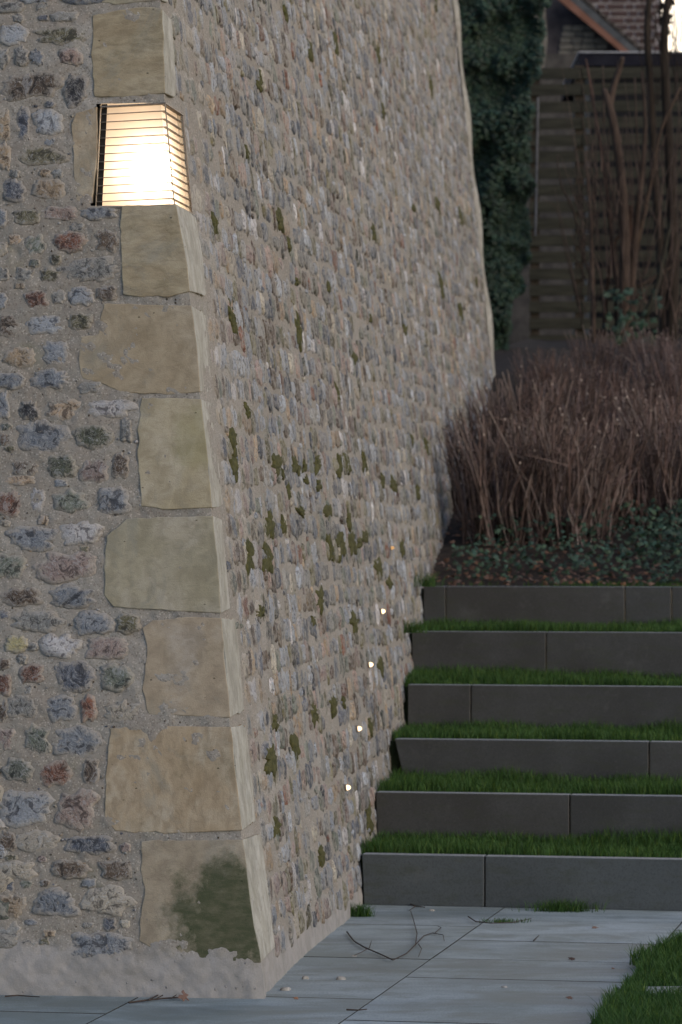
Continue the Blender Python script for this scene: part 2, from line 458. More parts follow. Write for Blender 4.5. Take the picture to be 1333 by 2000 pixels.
# ------------------------------------------------------------------ quoins
M_RETURN = mat_sandstone('pale_return_sandstone', (.36, .335, .28), (.43, .405, .345), (.49, .465, .41), .3, (1.5, 1.5, .9), algc=(.22, .21, .14))  # paler sandstone colour for the side returns of the quoins
def rough_poly(pts, step=.03, amp=.004, closed=True, seed=0):
    out = []
    n = len(pts)
    for i in range(n if closed else n-1):
        a = np.array(pts[i], float); b = np.array(pts[(i+1) % n], float)
        k = max(1, int(np.linalg.norm(b-a)/step))
        for j in range(k): out.append(a+(b-a)*j/k)
    if not closed: out.append(np.array(pts[-1], float))
    out = np.array(out)
    P = np.column_stack([out*33, np.full(len(out), seed*3.7)])
    out = out + amp*np.column_stack([fbm(P, 3, 21), fbm(P, 3, 22)])
    return out
def quoin(front_px, side_w, mat, seed, proud=.004, label=None, vtop=None, vbot=None):
    """front_px: outline running from the top of the arris round the left side to the bottom of the arris"""
    pts = [px_front(*p) for p in front_px]
    vt, vb = pts[0][1], pts[-1][1]
    arr_v = np.linspace(vt, vb, max(3, int((vt-vb)/.04)))
    left = rough_poly(pts[1:-1], .018, .005, False, seed)
    left = [(delta(vt), vt)] + [tuple(p) for p in left] + [(delta(vb), vb)]
    # corner verts offset off both planes
    jit = .003*fbm(np.column_stack([arr_v*16, arr_v*0+seed, arr_v*0]), 3, 5)
    corner = np.array([C0 + K*v + L*(delta(v)+j) + NF*proud + NS*proud*1.2 for v, j in zip(arr_v, jit)])
    fr = np.array([C0 + L*p[0] + K*p[1] + NF*proud for p in left[1:-1]])
    sd_ = rough_poly([(side_w*.55, vt-.004), (side_w, vt-.012), (side_w*(1+.06*math.sin(seed)), (vt+vb)/2), (side_w*.97, vb+.012), (side_w*.5, vb+.004)], .025, .007, False, seed+40)
    si = np.array([SP(p[0], p[1]) + NS*proud*1.2 for p in sd_])
    nc, nf, ns = len(corner), len(fr), len(si)
    V = np.vstack([corner, fr, si]); depth = .05
    offs = np.vstack([np.tile(-(NF+NS)*depth, (nc, 1)), np.tile(-NF*depth, (nf, 1)), np.tile(-NS*depth, (ns, 1))])
    V2 = V + offs; V = np.vstack([V, V2]); T = nc+nf+ns
    Fc = []
    c = list(range(nc)); f = list(range(nc, nc+nf)); s_ = list(range(nc+nf, T))
    Fc.append(tuple(f[::1] + c[::-1]))                  # front: left outline top->bottom, then the arris bottom->top
    Fc.append(tuple(c + s_[::-1]))
    def skirt(a, b): Fc.append((a, b, b+T, a+T))
    ringf = [c[0]] + f + [c[-1]]
    for a, b in zip(ringf[:-1], ringf[1:]): skirt(b, a)
    rings = [c[0]] + s_ + [c[-1]]
    for a, b in zip(rings[:-1], rings[1:]): skirt(a, b)
    o = put('quoin_stone', V, Fc, mat, WALL); o.data.materials.append(M_RETURN); o.data.polygons[1].material_index = 1
    bevel(o, .0035, 2, 35)
    if label: o['label'] = label
    return o
def cpx(y): return (312+.1006*y - 0, y)
QS = [
    ([(312, -60), (150, -62), (112, -40), (118, 2), (240, 8), (312, 0)], .20, 'd', 'olive stained corner block at the very top'),
    ([(314, 18), (300, 13), (235, 20), (182, 30), (180, 110), (184, 188), (250, 190), (316, 183)], .25, 'a', 'tan corner block directly above the lamp'),
    ([(344, 399), (290, 402), (240, 402), (236, 425), (237, 500), (241, 574), (270, 581), (330, 580), (362, 570)], .46, 'a', None),
    ([(372, 597), (290, 595), (203, 593), (196, 622), (192, 650), (160, 658), (153, 700), (160, 738), (205, 752), (235, 766), (330, 772), (388, 766)], .36, 'b', 'wide buff corner block notched at its upper left'),
    ([(392, 780), (330, 778), (279, 777), (273, 800), (270, 880), (276, 990), (340, 995), (410, 992)], .33, 'c', 'yellow corner block'),
    ([(413, 1008), (330, 1010), (250, 1014), (210, 1046), (205, 1090), (204, 1160), (222, 1185), (330, 1192), (431, 1198)], .24, 'd', None),
    ([(434, 1207), (370, 1205), (298, 1212), (280, 1226), (288, 1262), (280, 1345), (290, 1394), (360, 1400), (447, 1402)], .42, 'e', None),
    ([(449, 1420), (330, 1419), (216, 1422), (208, 1500), (206, 1598), (226, 1624), (330, 1626), (467, 1622)], .40, 'f', None),
    ([(475, 1640), (380, 1640), (277, 1641), (275, 1698), (284, 1745), (275, 1785), (272, 1838), (330, 1868), (420, 1885), (497, 1880)], .50, 'g', 'lowest corner block with dark green algae stain'),
]
QS = [(pl, sw*.82, mk, lb) for pl, sw, mk, lb in QS]
for i, (pl, sw, mk, lb) in enumerate(QS): quoin(pl, sw, M_SAND[mk], i, label=lb, proud=.0045+.001*(i % 3))
# sandstone piece left of the lamp
def flat_block(name, pxs, mat, proud=.004, depth=.05, seed=3, label=None):
    p = rough_poly([px_front(*q) for q in pxs], .02, .003, True, seed)
    A = np.array([C0+L*a+K*b+NF*proud for a, b in p]); B = A - NF*depth; n = len(A)
    Fc = [tuple(range(n))] + [(i, i+n, (i+1) % n+n, (i+1) % n) for i in range(n)]
    nrm = sum(np.cross(A[i]-A[0], A[(i+1) % n]-A[0]) for i in range(1, n-1))
    if np.dot(nrm, NF) < 0: Fc = [tuple(reversed(f)) for f in Fc]
    o = put(name, np.vstack([A, B]), Fc, mat, WALL); bevel(o, .003, 2)
    if label: o['label'] = label
    return o
flat_block('sandstone_slip', [(150, 222), (190, 209), (191, 300), (181, 396), (148, 396), (143, 290), (140, 245)], M_SAND['f'], label='thin tan stone slip beside the lamp')

# ------------------------------------------------------------------ flints
EF1 = -L; NFv = NF; EF2 = unit(np.cross(NF, EF1));  EF2 = EF2 if EF2[2] > 0 else -EF2
ES1 = S; ES2 = unit(np.cross(NS, ES1)); ES2 = ES2 if ES2[2] > 0 else -ES2
KC = {
 'blue': [(.19, .205, .23), (.24, .255, .28), (.15, .165, .19)], 'lblue': [(.35, .365, .39), (.30, .315, .34)],
 'dblue': [(.075, .085, .11), (.10, .11, .14)], 'black': [(.025, .025, .03), (.04, .038, .042)],
 'brown': [(.085, .055, .035), (.11, .075, .05)], 'rust': [(.20, .075, .04), (.15, .06, .035)],
 'tan': [(.33, .24, .15), (.36, .26, .17)], 'pink': [(.30, .21, .17), (.26, .19, .165)], 'grey': [(.21, .205, .19), (.25, .24, .22)],
 'green': [(.14, .155, .12), (.11, .12, .095)], 'olive': [(.13, .115, .06), (.16, .14, .075)], 'cream': [(.38, .33, .26), (.42, .37, .29)],
 'white': [(.50, .47, .46), (.45, .43, .43)], 'yellow': [(.42, .36, .18)], 'mossy': [(.055, .06, .03), (.07, .075, .045)],
}
def flint_mesh(wd, ht, n1, n2, seg, rings, hgt, seed, power=3.1, rough=.16):
    """irregular domed stone in the plane n1,n2, bulging along the third axis; returns V, F, rim"""
    r = np.random.RandomState(seed)
    th = np.linspace(0, 2*np.pi, seg, endpoint=False)
    ct, st_ = np.cos(th), np.sin(th)
    rad = 1/((np.abs(ct)**power + np.abs(st_)**power)**(1/power))
    P = np.column_stack([ct*1.3, st_*1.3, np.full(seg, seed*1.37)])
    rad = rad*(1 + rough*fbm(P*1.5, 4, 31, .62))
    tilt = r.uniform(-.35, .35)
    rr = [1.0, .90, .72, .4][:rings] if rings < 5 else [1.0, .95, .84, .66, .42, .2][:rings]
    prof = lambda q: 1-q**6
    V = []; rim = []
    for q in rr:
        x = rad*q*ct*wd/2; y = rad*q*st_*ht/2
        z = hgt*prof(q) - .006*(q > .97)
        z = z + hgt*.45*fbm(np.column_stack([x*28, y*28, np.full(seg, seed*.77)]), 3, 41)*(1-q*.6) + hgt*tilt*x/(wd/2)*(1-q)*1.2
        V.append(np.column_stack([x, y, np.broadcast_to(z, x.shape)])); rim += [q]*seg
    V.append(np.array([[0, 0, hgt*(1+.3*r.uniform(-1, 1))]])); rim.append(0)
    V = np.vstack(V); Fc = []
    for i in range(len(rr)-1):
        for k in range(seg):
            k2 = (k+1) % seg; Fc.append((i*seg+k, i*seg+k2, (i+1)*seg+k2, (i+1)*seg+k))
    b = (len(rr)-1)*seg
    for k in range(seg): Fc.append((b+k, b+(k+1) % seg, len(V)-1))
    return V, Fc, np.array(rim)
FL = """20 15 60 20 grey|28 68 54 40 lblue|128 33 55 22 grey|122 70 100 30 olive|42 110 30 35 grey|72 112 28 30 blue|5 112 25 35 grey|137 110 45 36 pink
60 168 110 52 brown|149 178 42 60 black|8 247 28 55 tan|47 243 24 56 dblue|98 240 58 46 lblue|8 305 30 50 tan|84 306 88 36 olive|27 373 42 46 dblue|97 370 64 40 tan
5 427 20 34 blue|52 424 55 30 olive|120 417 66 26 pink|193 417 68 25 blue|68 480 36 38 green|138 473 62 36 rust|210 470 48 42 brown|180 528 104 44 grey|98 538 40 24 olive|48 537 35 26 grey
5 485 22 28 cream|8 535 22 25 grey|159 580 54 32 lblue|72 587 48 34 rust|210 573 42 26 brown|115 581 25 27 grey|3 588 22 28 blue|90 634 68 38 lblue|17 636 45 44 brown|158 628 46 32 olive
39 698 62 38 tan|110 689 52 44 blue|22 744 50 34 blue|99 741 76 38 blue|176 758 46 24 grey|7 794 24 52 blue|58 801 34 40 black|125 799 66 40 tan|213 797 92 38 white|88 854 97 54 blue
184 854 80 44 mossy|248 842 20 46 grey|10 858 25 22 brown|122 911 62 46 mossy|50 914 48 28 brown|182 920 54 44 pink|234 910 33 46 brown|40 938 60 18 tan|17 984 50 50 rust|74 975 28 44 white|138 980 66 42 green|222 978 60 50 blue
64 1053 96 44 blue|160 1042 72 44 white|20 1106 60 52 green|133 1107 106 54 pink|45 1165 76 36 brown|142 1165 96 40 blue|70 1214 94 34 grey|183 1218 72 46 blue|249 1218 44 34 olive|33 1259 42 32 yellow|116 1262 76 46 white|210 1265 80 44 pink
62 1316 46 34 rust|148 1322 72 56 dblue|228 1324 68 50 green|8 1337 30 42 rust|42 1380 60 40 grey|120 1385 60 48 blue|172 1384 32 46 rust|238 1390 66 42 cream|6 1390 20 36 brown|74 1442 48 50 green|12 1440 34 42 pink|150 1450 94 52 blue
38 1505 56 44 green|110 1510 62 46 rust|178 1508 34 48 brown|46 1582 100 64 blue|150 1580 80 72 pink|15 1643 36 36 brown|75 1643 80 38 cream|178 1650 90 34 dblue|137 1697 76 36 brown|228 1698 66 40 brown|30 1700 80 34 cream|108 1765 88 54 blue|210 1762 92 54 cream|22 1770 50 44 tan|195 1845 126 48 blue""".replace('\n', '|').split('|')
n_flints = 0
def single_flint(center, e1, e2, nn, wd, ht, hgt, kind, seed, seg=30, rings=6, rough=.2, sink=.001):
    global n_flints
    V, Fc, rim = flint_mesh(wd, ht, e1, e2, seg, rings, hgt, seed, rough=rough)
    W = center + V[:, :1]*e1 + V[:, 1:2]*e2 + (V[:, 2:3]-sink)*nn
    rr = random.Random(seed); c = np.array(rr.choice(KC[kind]))*rr.uniform(.85, 1.15)
    if np.dot(np.cross(e1, e2), nn) < 0: Fc = [tuple(reversed(f)) for f in Fc]
    o = put('flint', W, Fc, M_FLINT, WALL, origin=center, smooth=True, cols=np.tile(c, (len(W), 1)), rim=rim)
    n_flints += 1
    return o
seed = 100
front_taken = []
for s_ in FL:
    cx, cy, wpx, hpx, kd = s_.split(); cx, cy, wpx, hpx = map(float, (cx, cy, wpx, hpx))
    u, v = px_front(cx, cy); c = C0+L*u+K*v; d = c[1]
    wd, ht = wpx*d/F*1.08, hpx*d/F*1.10; seed += 1
    single_flint(c, EF1, EF2, NF, wd, ht, .0065+.0045*rnd.random(), kd, seed, seg=44, rough=.27, sink=0)
    front_taken.append((u, v))
# fainter stones half drowned in the mortar between the main ones
_boxes = [tuple(map(float, t.split()[:4])) for t in FL]
def _qx(y):
    for pl, sw, mk, lb in QS:
        ys = [p[1] for p in pl]
        if min(ys)-6 < y < max(ys)+6: return min(p[0] for p in pl)-6
    return 300
_n = 0
for _t in range(6000):
    if _n >= 62: break
    cx = rnd.uniform(0, 290); cy = rnd.uniform(5, 1850); wpx = rnd.uniform(18, 46); hpx = wpx*rnd.uniform(.55, .95)
    if cx+wpx/2 > _qx(cy) or (195 < cy < 410 and cx+wpx/2 > 138): continue
    if any(abs(cx-b[0]) < (wpx+b[2])/2+2 and abs(cy-b[1]) < (hpx+b[3])/2+1 for b in _boxes): continue
    _boxes.append((cx, cy, wpx, hpx)); _n += 1; seed += 1
    u, v = px_front(cx, cy); c = C0+L*u+K*v
    single_flint(c, EF1, EF2, NF, wpx*c[1]/F*1.1, hpx*c[1]/F*1.15, .005+.003*rnd.random(), rnd.choice(['grey', 'cream', 'pink', 'tan', 'grey', 'brown', 'blue', 'olive', 'dblue', 'green']), seed, seg=30, rough=.28, sink=0)
# stones beyond the left edge and above the top of the picture: joined
JB_V, JB_F, JB_C, JB_R = [], [], [], []; jn = 0
def join_flint(center, e1, e2, nn, wd, ht, hgt, col, seed, seg=10, rings=3, rough=.2):
    global jn
    V, Fc, rim = flint_mesh(wd, ht, e1, e2, seg, rings, hgt, seed, 3.4, rough=rough)
    W = center + V[:, :1]*e1 + V[:, 1:2]*e2 + (V[:, 2:3]-.001)*nn
    if np.dot(np.cross(e1, e2), nn) < 0: Fc = [tuple(reversed(f)) for f in Fc]
    JB_V.append(W); JB_F.extend([tuple(i+jn for i in f) for f in Fc]); jn += len(W)
    JB_C.append(np.tile(col, (len(W), 1))); JB_R.append(rim)
kinds_side = ['blue']*9 + ['lblue']*10 + ['grey']*8 + ['pink']*7 + ['tan']*3 + ['cream']*4 + ['white']*3 + ['brown']*4 + ['rust']*1 + ['olive']*5 + ['green']*4 + ['dblue']*5
u_edge = px_front(-14, 1000)[0]
v = .2
while v < 5.1:
    u = .2 if v > 3.72 else u_edge+.06
    while u < u_max-.05:
        wd = rnd.uniform(.08, .19); ht = rnd.uniform(.06, .095)
        c = C0 + L*(u+wd/2)+K*(v+rnd.uniform(-.008, .008)); seed += 1
        join_flint(c, EF1, EF2, NF, wd, ht, .013, np.array(rnd.choice(KC[rnd.choice(kinds_side)])), seed, 16, 4)
        u += wd+rnd.uniform(.015, .05)
    v += .107
# small galleting pebbles between the front stones, as loose-looking grit in the mortar
for k in range(420):
    u = rnd.uniform(.36, 1.02) if rnd.random() < .8 else rnd.uniform(.25, .45); v = rnd.uniform(.2, 3.75)
    q = rnd.uniform(.004, .011); seed += 1
    P0 = C0+L*u+K*v+NF*.002
    join_flint(P0, EF1, EF2, NF, q*1.5, q, q*.35, np.array(rnd.choice(KC[rnd.choice(['grey', 'cream', 'tan', 'brown', 'white', 'dblue'])])), seed, 6, 2)
# side face
qspan = []
for pl, sw, mk, lb in QS:
    qspan.append((px_front(*pl[-1])[1]-.01, px_front(*pl[0])[1]+.01, sw))
def side_start(v):
    s0 = .22
    for a, b, sw in qspan:
        if a-.03 < v < b+.03: s0 = max(s0, sw+.03)
    if lam_v0-.04 < v < lam_v1+.04: s0 = max(s0, WL+.05)
    return s0
side_items = []
v = .13
while v < 6.3:
    ww = side_start(v) + rnd.uniform(0, .05)
    while ww < W_END-.14:
        wd = rnd.choice([.055, .07, .09, .11, .13, .15, .19])*rnd.uniform(.9, 1.1); ht = rnd.choice([.065, .08, .088, .095, .10, .108])*rnd.uniform(.98, 1.16)
        vv = v + rnd.uniform(-.014, .014) + .012*math.sin(ww*2.1+v*5)
        if rnd.random() < .95 and vv > ground_along_wall(ww)-.12:
            side_items.append((ww+wd/2, vv, wd, ht))
        ww += wd+rnd.uniform(-.012, .018)
    v += .107
for k in range(1300):
    v = rnd.uniform(.1, 6.2); ww = rnd.uniform(side_start(v), W_END-.12)
    v = .13+.107*round((v-.13)/.107) + rnd.choice([-.045, -.055, .05, .045, .0])
    if v > ground_along_wall(ww)-.1: side_items.append((ww, v, rnd.uniform(.03, .09), rnd.uniform(.02, .045)))
def visible(ww, v):
    p = SP(ww, v); py = HZ-(p[2]-CAMH)*F/p[1]; return -10 < py < 2010
side_items.sort(key=lambda t: (0 if visible(t[0], t[1]) and t[3] > .05 else 1, t[0]))
left_n = 300 - n_flints
for i, (ww, v, wd, ht) in enumerate(side_items):
    seed += 1
    c = SPs(ww, v); kd = rnd.choice(kinds_side)
    if i < left_n: single_flint(c, ES1, ES2, NS, wd, ht, rnd.uniform(.003, .011), kd, seed, seg=20, rings=4, rough=.40)
    else:
        near = ww < 6
        join_flint(c, ES1, ES2, NS, wd, ht, rnd.uniform(.003, .012), np.array(rnd.choice(KC[kd]))*rnd.choice([.5, .75, .95, 1.05, 1.15, 1.3, 1.5]), seed, 13 if near else 9, 4 if near else 3, .40)
me_o = put('flint', np.vstack(JB_V), JB_F, M_FLINTJ, WALL, smooth=True, cols=np.vstack(JB_C), rim=np.concatenate(JB_R))
tag(me_o, kind='stuff')

# pale rendered edge at the far end of the side face
def far_edge():
    vs = np.arange(-.05, 6.3, .12); m = MB()
    P = []
    for i, v in enumerate(vs):
        j = .012*math.sin(i*1.7)+.008*math.sin(i*.63)
        a = SP(W_END-.09+j, v)+NS*.004; b = SP(W_END+.01, v)+NS*(.03+.012*math.sin(i*.9)); c = SP(W_END+.03, v)-NS*.15
        P += [a, b, c]
    Fc = []
    for i in range(len(vs)-1):
        for k in range(2): Fc.append((i*3+k, i*3+k+1, i*3+k+4, i*3+k+3))
    put('rendered_edge', np.array(P), Fc, M_RENDER, WALL, smooth=False)
far_edge()

# moss cushions growing on the stones
M_MOSS = simple('moss', (.042, .042, .014), (.095, .088, .028), 45, .95, .006)
MOSSPX = [(450, 862, 13, 40), (453, 912, 14, 42), (540, 912, 24, 44), (575, 911, 16, 28), (592, 914, 9, 22), (616, 907, 19, 28), (656, 905, 8, 30), (673, 908, 16, 32), (708, 902, 10, 38),
 (618, 947, 14, 18), (638, 1000, 16, 20), (586, 1002, 12, 18), (525, 1027, 15, 42), (550, 1028, 10, 34), (483, 1082, 18, 58), (520, 1088, 20, 52), (662, 1062, 26, 62), (684, 1060, 16, 36),
 (711, 1047, 13, 22), (745, 940, 10, 26), (767, 945, 12, 30), (812, 962, 9, 28), (676, 1018, 9, 34), (643, 1075, 10, 36), (509, 1197, 14, 24), (625, 1172, 16, 36), (612, 1212, 10, 18),
 (616, 1393, 12, 42), (649, 1380, 12, 38), (526, 1484, 18, 50), (580, 1458, 12, 36), (541, 1615, 15, 34), (536, 1412, 12, 26), (628, 1672, 12, 30), (605, 102, 10, 34), (655, 84, 9, 44), (603, 96, 8, 30),
 (420, 440, 13, 36), (455, 632, 12, 52), (448, 610, 9, 34), (545, 430, 12, 32), (560, 476, 8, 20), (580, 645, 9, 50), (655, 772, 10, 34), (478, 805, 10, 24), (505, 168, 8, 20), (508, 160, 8, 26),
 (850, 10, 12, 22), (735, 105, 8, 40), (840, 165, 7, 30), (745, 215, 7, 22), (855, 400, 12, 22), (897, 425, 9, 30), (805, 405, 9, 12), (700, 1060, 10, 20), (736, 1110, 20, 34), (757, 1140, 10, 26), (784, 1070, 9, 28),
 (900, 610, 10, 30), (790, 645, 8, 26), (930, 550, 8, 22), (730, 450, 9, 28), (862, 560, 9, 40), (690, 1215, 12, 30), (740, 1300, 11, 30), (720, 1425, 10, 30), (830, 870, 9, 26), (595, 940, 8, 14),
 (722, 1600, 12, 60), (560, 30, 8, 30), (480, 300, 8, 18), (655, 925, 8, 16), (800, 860, 8, 20), (668, 1370, 7, 24), (560, 960, 8, 26), (640, 560, 8, 18), (575, 550, 7, 16), (690, 700, 8, 20), (720, 620, 7, 18)]
for k, (cx, cy, wpx, hpx) in enumerate(MOSSPX):
    wl, v = px_side(cx, cy)
    if wl < .05 or wl > W_END-.1: continue
    c = SPs(wl, v); d = c[1]
    fs = abs(np.dot(S, v3(1, 0, 0)) - (cx-666.5)/F*S[1])
    wd = min(.30, max(.05, wpx*d/F/fs*.85)); ht = hpx*d/F*1.0
    V, Fc, rim = flint_mesh(wd, ht*1.1, ES1, ES2, 34, 6, .009, 900+k, 3.0, .75)
    V[:, 2] += .005*fbm(np.column_stack([V[:, 0]*90, V[:, 1]*90, V[:, 0]*0+k]), 2, 3)
    W = c + V[:, :1]*ES1 + V[:, 1:2]*ES2 + (V[:, 2:3]+.0025)*NS
    if np.dot(np.cross(ES1, ES2), NS) < 0: Fc = [tuple(reversed(f)) for f in Fc]
    put('moss_patch', W, Fc, M_MOSS, WALL, origin=c, smooth=True)

# ------------------------------------------------------------------ corner lamp
M_STEEL = simple('weathered_steel', (.16, .13, .105), (.26, .22, .18), 60, .5, .0005, metal=.5)
M_NICHE = simple('niche_lining', (.30, .27, .23), (.36, .32, .28), 20, .9, .001)
def glass_mat():
    s = NT('opal_glass'); t = s.n('ShaderNodeBsdfTranslucent'); t.inputs[0].default_value = (.95, .88, .80, 1)
    d = s.n('ShaderNodeBsdfPrincipled'); d.inputs['Base Color'].default_value = (.62, .50, .40, 1); d.inputs['Roughness'].default_value = .3
    mx = s.n('ShaderNodeMixShader'); mx.inputs[0].default_value = .62
    s.l(d.outputs[0], mx.inputs[1]); s.l(t.outputs[0], mx.inputs[2]); s.l(mx.outputs[0], s.out.inputs[0]); return s.m
M_OPAL = glass_mat()
LAMP = thing('corner_lamp', 'lit louvred corner lamp set into the sandstone quoins', 'lamp', tuple(C0+K*lam_v0))
v0, v1 = lam_v0, lam_v1
# local helpers: points on the lamp faces; the lamp tapers: its left edge leans out to the left going down
def lu(v, extra=0): return np.interp(v, [v0, v1], [px_front(188, 402)[0], px_front(199, 207)[0]]) + extra
def LFp(u, v, off): return C0 + L*u + K*v + NF*off + NS*0
def LCp(v, off, offs=None): return C0 + L*delta(v) + K*v + NF*off + NS*(off if offs is None else offs)
def LSp(wd, v, off): return C0 + L*delta(v)*math.exp(-wd/.6) + S*wd + K*v + NS*off
tiltf = .010     # the louvres rise a little towards the arris
REC = -.016
uL = lambda v: float(lu(v)); 
def panel():
    slot = .022
    vs = [v0+.002, v1-.002]
    a = [LFp(uL(v)-slot, v, REC) for v in vs]; c = [LCp(v, REC) for v in vs]; b = [LSp(WL-.03, v, REC) for v in vs]
    th = .004
    put('diffuser', np.array([a[0], c[0], c[1], a[1]]), [(0, 1, 2, 3)], M_OPAL, LAMP)
    put('diffuser', np.array([c[0], b[0], b[1], c[1]]), [(0, 1, 2, 3)], M_OPAL, LAMP)
panel()
# niche behind (closed box so no light leaks)
def niche():
    D = .16; m = MB()
    fl = [LFp(uL(v)+.004, v, -.002) for v in (v0-.006, v1+.006)]
    fc = [LCp(v, -.004) for v in (v0-.006, v1+.006)]
    sr = [LSp(WL+.004, v, -.002) for v in (v0-.006, v1+.006)]
    bl = [p - NF*D for p in fl]; bs = [p - NS*D for p in sr]
    m.add([fl[0], fl[1], bl[1], bl[0]], [(0, 1, 2, 3)])
    m.add([bl[0], bl[1], bs[1], bs[0]], [(0, 1, 2, 3)])
    m.add([sr[0], sr[1], bs[1], bs[0]], [(3, 2, 1, 0)])
    for k in (0, 1): m.add([fl[k], fc[k], sr[k], bs[k], bl[k]], [(0, 1, 2, 3, 4) if k == 0 else (4, 3, 2, 1, 0)])
    m.put('housing', M_NICHE, LAMP)
niche()
def louvre(v, th=.0015, dp=.016, wide=True, name='louvre'):
    """an L-shaped plate following both faces"""
    o0, o1 = REC+.004, REC+dp
    uu = uL(v)+.002
    dv = -tiltf
    top = [LFp(uu, v+dv, o0), LFp(uu, v+dv, o1), LCp(v, o1), LSp(WL-.002, v-.002, o1), LSp(WL-.002, v-.002, o0), LCp(v, o0)]
    A = np.array(top); B = A - K*th
    n = 6
    Fc = [(0, 1, 2, 5), (5, 2, 3, 4), (6+5, 6+2, 6+1, 6+0), (6+4, 6+3, 6+2, 6+5)] + [(i, i+6, (i+1) % n+6, (i+1) % n) for i in range(n)]
    return put(name, np.vstack([A, B]), Fc, M_STEEL, LAMP)
NL = 13
for i in range(1, NL): louvre(v0 + (v1-v0)*i/NL)
louvre(v1-.001, .005, .022, name='top_plate'); louvre(v0+.005, .004, .022, name='bottom_plate')
def bar(p0, p1, r, name):
    V, Fc = tube([p0, p1], r, 6); return put(name, V, Fc, M_STEEL, LAMP)
bar(LCp(v0, .003), LCp(v1, .003), .0026, 'corner_bar')
bar(LSp(WL-.004, v0, .002), LSp(WL-.004, v1, .002), .0022, 'side_bar')
V, Fc = box8(LFp(uL(v0)-.020, v0, REC-.01), L*.024, K*(v1-v0), NF*.008)
put('edge_channel', np.vstack([LFp(uL(v0)+.003, v0, REC-.004)[None], LFp(uL(v0)-.020, v0, REC+.001)[None], LFp(uL(v1)-.020, v1, REC+.001)[None], LFp(uL(v1)+.003, v1, REC-.004)[None]]), [(0, 1, 2, 3)], simple('dark_channel', (.02, .018, .015), (.035, .03, .025), 30, .7, 0), LAMP)
# the lamp itself
ld = bpy.data.lights.new('bulb', 'POINT'); ld.energy = 3.8; ld.color = (1.0, .82, .60); ld.shadow_soft_size = .02
bulb = bpy.data.objects.new('bulb', ld); COL.objects.link(bulb); bulb.parent = LAMP
bp = LFp(.105, v0+(v1-v0)*.36, -.062); bulb.location = Vector(bp)-LAMP.location
V, Fc, _r = flint_mesh(.03, .03, 0, 0, 10, 4, .015, 5, 2, 0)

# ------------------------------------------------------------------ small marker lights in the side face
def emis(name, c, st):
    s = NT(name); e = s.n('ShaderNodeEmission'); e.inputs[0].default_value = (*c, 1); e.inputs[1].default_value = st
    s.l(e.outputs[0], s.out.inputs[0]); return s.m
M_GLOW = emis('lit_lens', (1, .70, .40), 2.2); M_GLOW2 = emis('faint_lens', (1, .55, .22), .5)
SPOTS = [(758, 1071, 'small faint amber marker light in the flint wall, highest of five'), (739, 1195, 'small lit marker light in the flint wall, second from the top'),
         (715, 1299, 'small lit marker light in the flint wall, middle of five'), (694, 1424, 'small lit marker light in the flint wall, second from the bottom'),
         (672, 1539, 'small lit marker light in the flint wall, lowest of five')]
for i, (px, py, lb) in enumerate(SPOTS):
    wl, v = px_side(px, py); c = SPs(wl, v)+NS*.004
    t = thing('marker_light', lb, 'light', tuple(c), 'small lights rising along the flint wall')
    r = .0125 if i else .010
    seg = 14; V = []; 
    for q, z in ((1.35, -.004), (1.35, .008), (1.0, .010)):
        for k in range(seg):
            a = 2*math.pi*k/seg; V.append(c+ES1*r*q*math.cos(a)+ES2*r*q*math.sin(a)+NS*z)
    Fc = [(j*seg+k, j*seg+(k+1) % seg, (j+1)*seg+(k+1) % seg, (j+1)*seg+k) for j in range(2) for k in range(seg)]
    put('bezel', np.array(V), Fc, M_STEEL, t)
    V = []
    for q, z in ((1.0, .009), (.85, .019), (.5, .026)):
        for k in range(seg):
            a = 2*math.pi*k/seg; V.append(c+ES1*r*q*math.cos(a)+ES2*r*q*math.sin(a)+NS*z)
    V.append(c+NS*.028)
    Fc = [(j*seg+k, j*seg+(k+1) % seg, (j+1)*seg+(k+1) % seg, (j+1)*seg+k) for j in range(2) for k in range(seg)] + [(2*seg+k, 2*seg+(k+1) % seg, 3*seg) for k in range(seg)]
    put('lens', np.array(V), Fc, M_GLOW if i else M_GLOW2, t, smooth=True)

